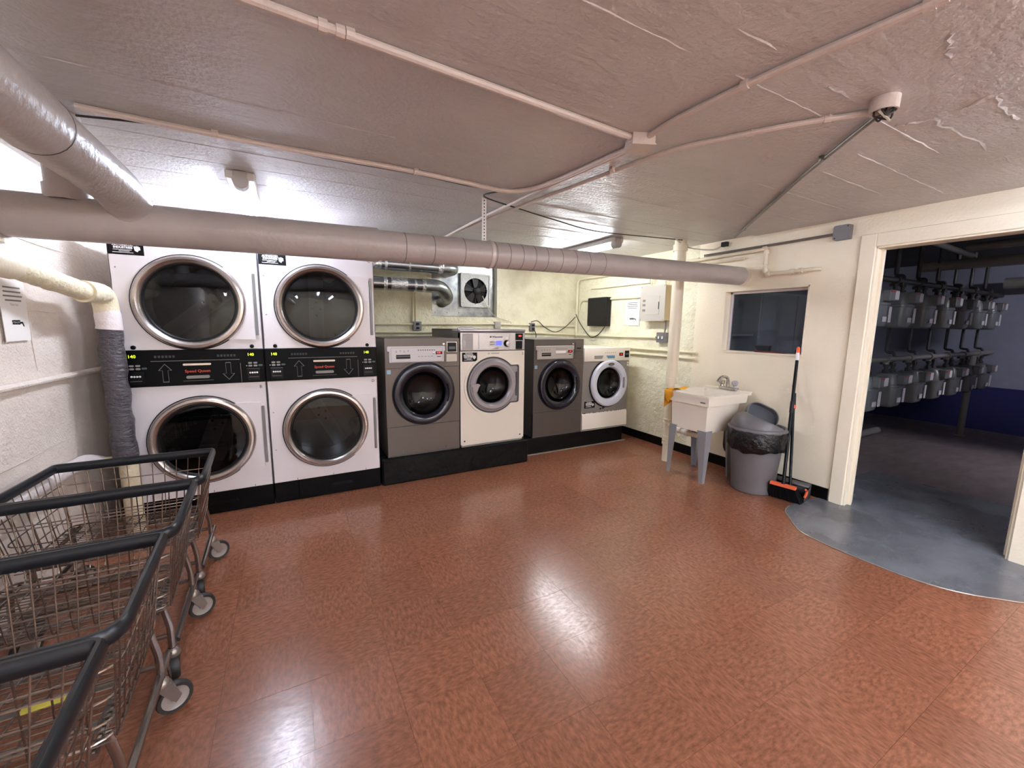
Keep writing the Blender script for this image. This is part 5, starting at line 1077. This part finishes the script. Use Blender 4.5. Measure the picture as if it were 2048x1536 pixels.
c4 = dup(c1, (CXC, F0-3*PT, 0), 'wire laundry cart nearest the camera at the lower left corner')
b = MB(); p = P(40, 1425, 2, 0.35); q = P(140, 1392, 2, 0.35); dq = (q-p).normalized(); nq = V((-dq.y, dq.x, 0))
b.add([p-nq*0.011+V((0, 0, .002)), q-nq*0.011+V((0, 0, .002)), q+nq*0.011+V((0, 0, .002)), p+nq*0.011+V((0, 0, .002)), p-nq*0.011-V((0, 0, .002)), q-nq*0.011-V((0, 0, .002)), q+nq*0.011-V((0, 0, .002)), p+nq*0.011-V((0, 0, .002))], [(0, 1, 2, 3), (4, 7, 6, 5), (0, 4, 5, 1), (1, 5, 6, 2), (2, 6, 7, 3), (3, 7, 4, 0)])
o = b.build('yellow_tag', m_yel, None)
o.data.transform(Matrix.Translation(-c3.location)); o.parent = c3
# ------------------------------------------------------------------ meter room
MY = 1.65
def meter(x, z, label):
    t = thing('gas_meter', label, 'gas meter', (x, MY, z), 'gas meters in two rows'); w_, d, h = 0.23, 0.20, 0.34
    b = MB()
    rings = [(0.0, 0.62, 0.62), (0.015, 0.82, 0.85), (0.05, 0.95, 0.96), (0.20, 1.0, 1.0), (0.205, 1.06, 1.06)]
    n = 20; vv = []
    for (zz, sx, sy) in rings:
        for p in rrect(w_*sx, d*sy, 0.05*min(sx, sy), 4): vv.append((x+p[0], MY+0.115+p[1], z+zz))
    k = len(rrect(1, 1, 0.1, 4)); b.add(vv, [(i*k+j, i*k+(j+1) % k, (i+1)*k+(j+1) % k, (i+1)*k+j) for i in range(len(rings)-1) for j in range(k)]+[tuple(range(k))]); b.build('lower_case', m_meter, t)
    rings = [(0.205, 1.06, 1.06), (0.225, 1.06, 1.06), (0.23, 1.0, 1.0), (0.30, 0.96, 0.96), (0.335, 0.8, 0.78), (0.34, 0.6, 0.6)]; b = MB(); vv = []
    for (zz, sx, sy) in rings:
        for p in rrect(w_*sx, d*sy, 0.05*min(sx, sy), 4): vv.append((x+p[0], MY+0.115+p[1], z+zz))
    b.add(vv, [(i*k+j, i*k+(j+1) % k, (i+1)*k+(j+1) % k, (i+1)*k+j) for i in range(len(rings)-1) for j in range(k)]+[tuple(range((len(rings)-1)*k, len(rings)*k))]); b.build('upper_case', m_meter, t)
    b = MB(); b.box(x-0.075, x+0.095, MY-0.035, MY+0.03, z+0.235, z+0.335, 0.008); ix = b.build('index_box', m_meter, t)
    b = MB(); b.box(x+0.015, x+0.088, MY-0.038, MY-0.035, z+0.25, z+0.325); b.build('index_plate', m_label, ix)
    b = MB(); b.box(x-0.07, x+0.015, MY-0.0375, MY-0.035, z+0.31, z+0.328); b.build('red_strip', m_mred, ix)
    b = MB(); b.box(x+0.055, x+0.095, MY+0.003, MY+0.009, z+0.05, z+0.19); b.build('bar_label', m_label, t)
    b = MB(); b.box(x-0.05, x+0.02, MY+0.006, MY+0.0125, z+0.055, z+0.10); b.build('badge', m_label, t)
    for s_ in (-0.075, 0.075):
        b = MB(); b.cyl((x+s_, MY+0.12, z+0.30), (x+s_, MY+0.12, z+0.43), 0.016, 10); b.cyl((x+s_, MY+0.12, z+0.335), (x+s_, MY+0.12, z+0.37), 0.028, 8); b.cyl((x+s_, MY+0.12, z+0.40), (x+s_, MY+0.12, z+0.43), 0.024, 8); b.build('union', m_miron, t)
    return t
xs = [4.72+0.535*k for k in range(8)]
ordn = ['first', 'second', 'third', 'fourth', 'fifth', 'sixth', 'seventh', 'eighth']
m0 = meter(xs[0], 1.405, 'grey gas meter in the upper row, first one beside the door jamb')
for k in range(1, 7): dup(m0, (xs[k], MY, 1.405), 'grey gas meter in the upper row, %s from the door jamb' % ordn[k])
for k in range(0, 7): dup(m0, (xs[k]+0.03, MY, 0.625), 'grey gas meter in the lower row, %s from the door jamb' % ordn[k])
for (z, lab) in ((1.86, 'black iron header pipe above the upper row of gas meters'), (1.10, 'rusty header pipe above the lower row of gas meters')):
    t = thing('gas_header', lab, 'pipe', (6.3, MY+0.12, z-0.03))
    b = MB(); b.cyl((4.3, MY+0.12, z), (8.45, MY+0.12, z), 0.026, 12); b.build('run', m_miron if z > 1.5 else m_mpipe, t)
    for k in range(7):
        b = MB(); xx = xs[k]+(0.03 if z < 1.5 else 0); b.cyl((xx-0.105, MY+0.12, z), (xx-0.045, MY+0.12, z), 0.037, 12); b.cyl((xx-0.075, MY+0.12, z), (xx-0.075, MY+0.12, z-0.05), 0.030, 10); b.build('tee', m_miron if z > 1.5 else m_mpipe, t)
        b = MB(); b.cyl((xx-0.075, MY+0.07, z-0.04), (xx-0.075, MY+0.17, z-0.04), 0.016, 8); b.build('valve', m_miron, t)
        b = MB(); b.tube(fillet([(xx+0.075, MY+0.12, z-0.03), (xx+0.075, MY+0.12, z+0.06), (xx+0.075, MY+0.19, z+0.06), (xx+0.075, MY+0.19, 2.34)], 0.03, 4), 0.0145, 8); b.build('riser', m_miron, t)
b = MB(); b.cyl((7.80, 1.79, 0.004), (7.80, 1.79, 1.08), 0.035, 12); b.lathe([(0.06, 0.004), (0.06, 0.012), (0.04, 0.02)], (7.80, 1.79, 0), (0, 0, 1), 12)
t = tag(b.build('support_post', m_mpipe), 'grey pipe post standing on the floor under the gas meters', 'post')
t = tag(MB().cyl((4.0, 2.35, 0.051), (6.9, 2.35, 0.051), 0.045, 12).build('low_pipe', m_mpipe), 'grey pipe lying along the floor behind the gas meters', 'pipe')
def mpipe(lab, p, q, r): return tag(MB().cyl(p, q, r, 14).build('overhead_pipe', m_mpipe), lab, 'pipe')
p = P(1846, 535, 2, 2.10); mpipe('grey overhead pipe crossing above the gas meters', (p.x+0.0, p.y, 2.10), (p.x, -1.55, 2.10), 0.055)
p = P(1990, 512, 2, 2.20); mpipe('second grey overhead pipe near the meter room ceiling', (p.x-0.6, 1.6, 2.24), (p.x-0.6, -1.55, 2.24), 0.04)
mpipe('thin grey overhead pipe close behind the door head', (4.75, 1.6, 2.27), (4.75, -1.55, 2.27), 0.035)
p = P(1866, 484, 2, 2.18); q = P(1944, 511, 2, 2.18); mpipe('thin pale pipe running away from the doorway under the meter room ceiling', (p.x, p.y, 2.18), (q.x, q.y, 2.18), 0.026)
p = P(2012, 555, 0, 8.2); mpipe('far grey overhead pipe near the end wall of the meter room', (8.2, p.y, 2.0), (8.2, -1.55, 2.0), 0.07)
# pale panels seen through the window
t = thing('storage_cabinet', 'pale grey cabinet standing beyond the window pane', 'cabinet', (5.6, 3.3, 0))
b = MB(); b.box(5.25, 6.9, 3.1, 3.5, 0.0, 1.85, 0.005); cb = b.build('body', mat('cabinet_grey', (196, 194, 192), 0.5), t)
for (a, c_) in ((5.28, 6.05), (6.08, 6.87)):
    b = MB(); b.box(a, c_, 3.085, 3.1, 0.05, 1.82, 0.003); dd = b.build('door', mat('cabinet_grey', (196, 194, 192), 0.5), t)
    b = MB(); b.box(a+0.05, a+0.07, 3.06, 3.085, 0.95, 1.10, 0.003); b.build('handle', m_miron, dd)
t = thing('storage_shelf', 'dark shelf with a pale front edge beyond the left side of the window', 'shelf', (5.0, 3.3, 1.25))
b = MB(); b.box(4.35, 5.22, 3.15, 3.54, 1.29, 1.31); b.build('board', m_mblue, t)
b = MB(); b.box(4.35, 5.22, 3.14, 3.15, 1.29, 1.315); b.build('front_edge', m_label, t)
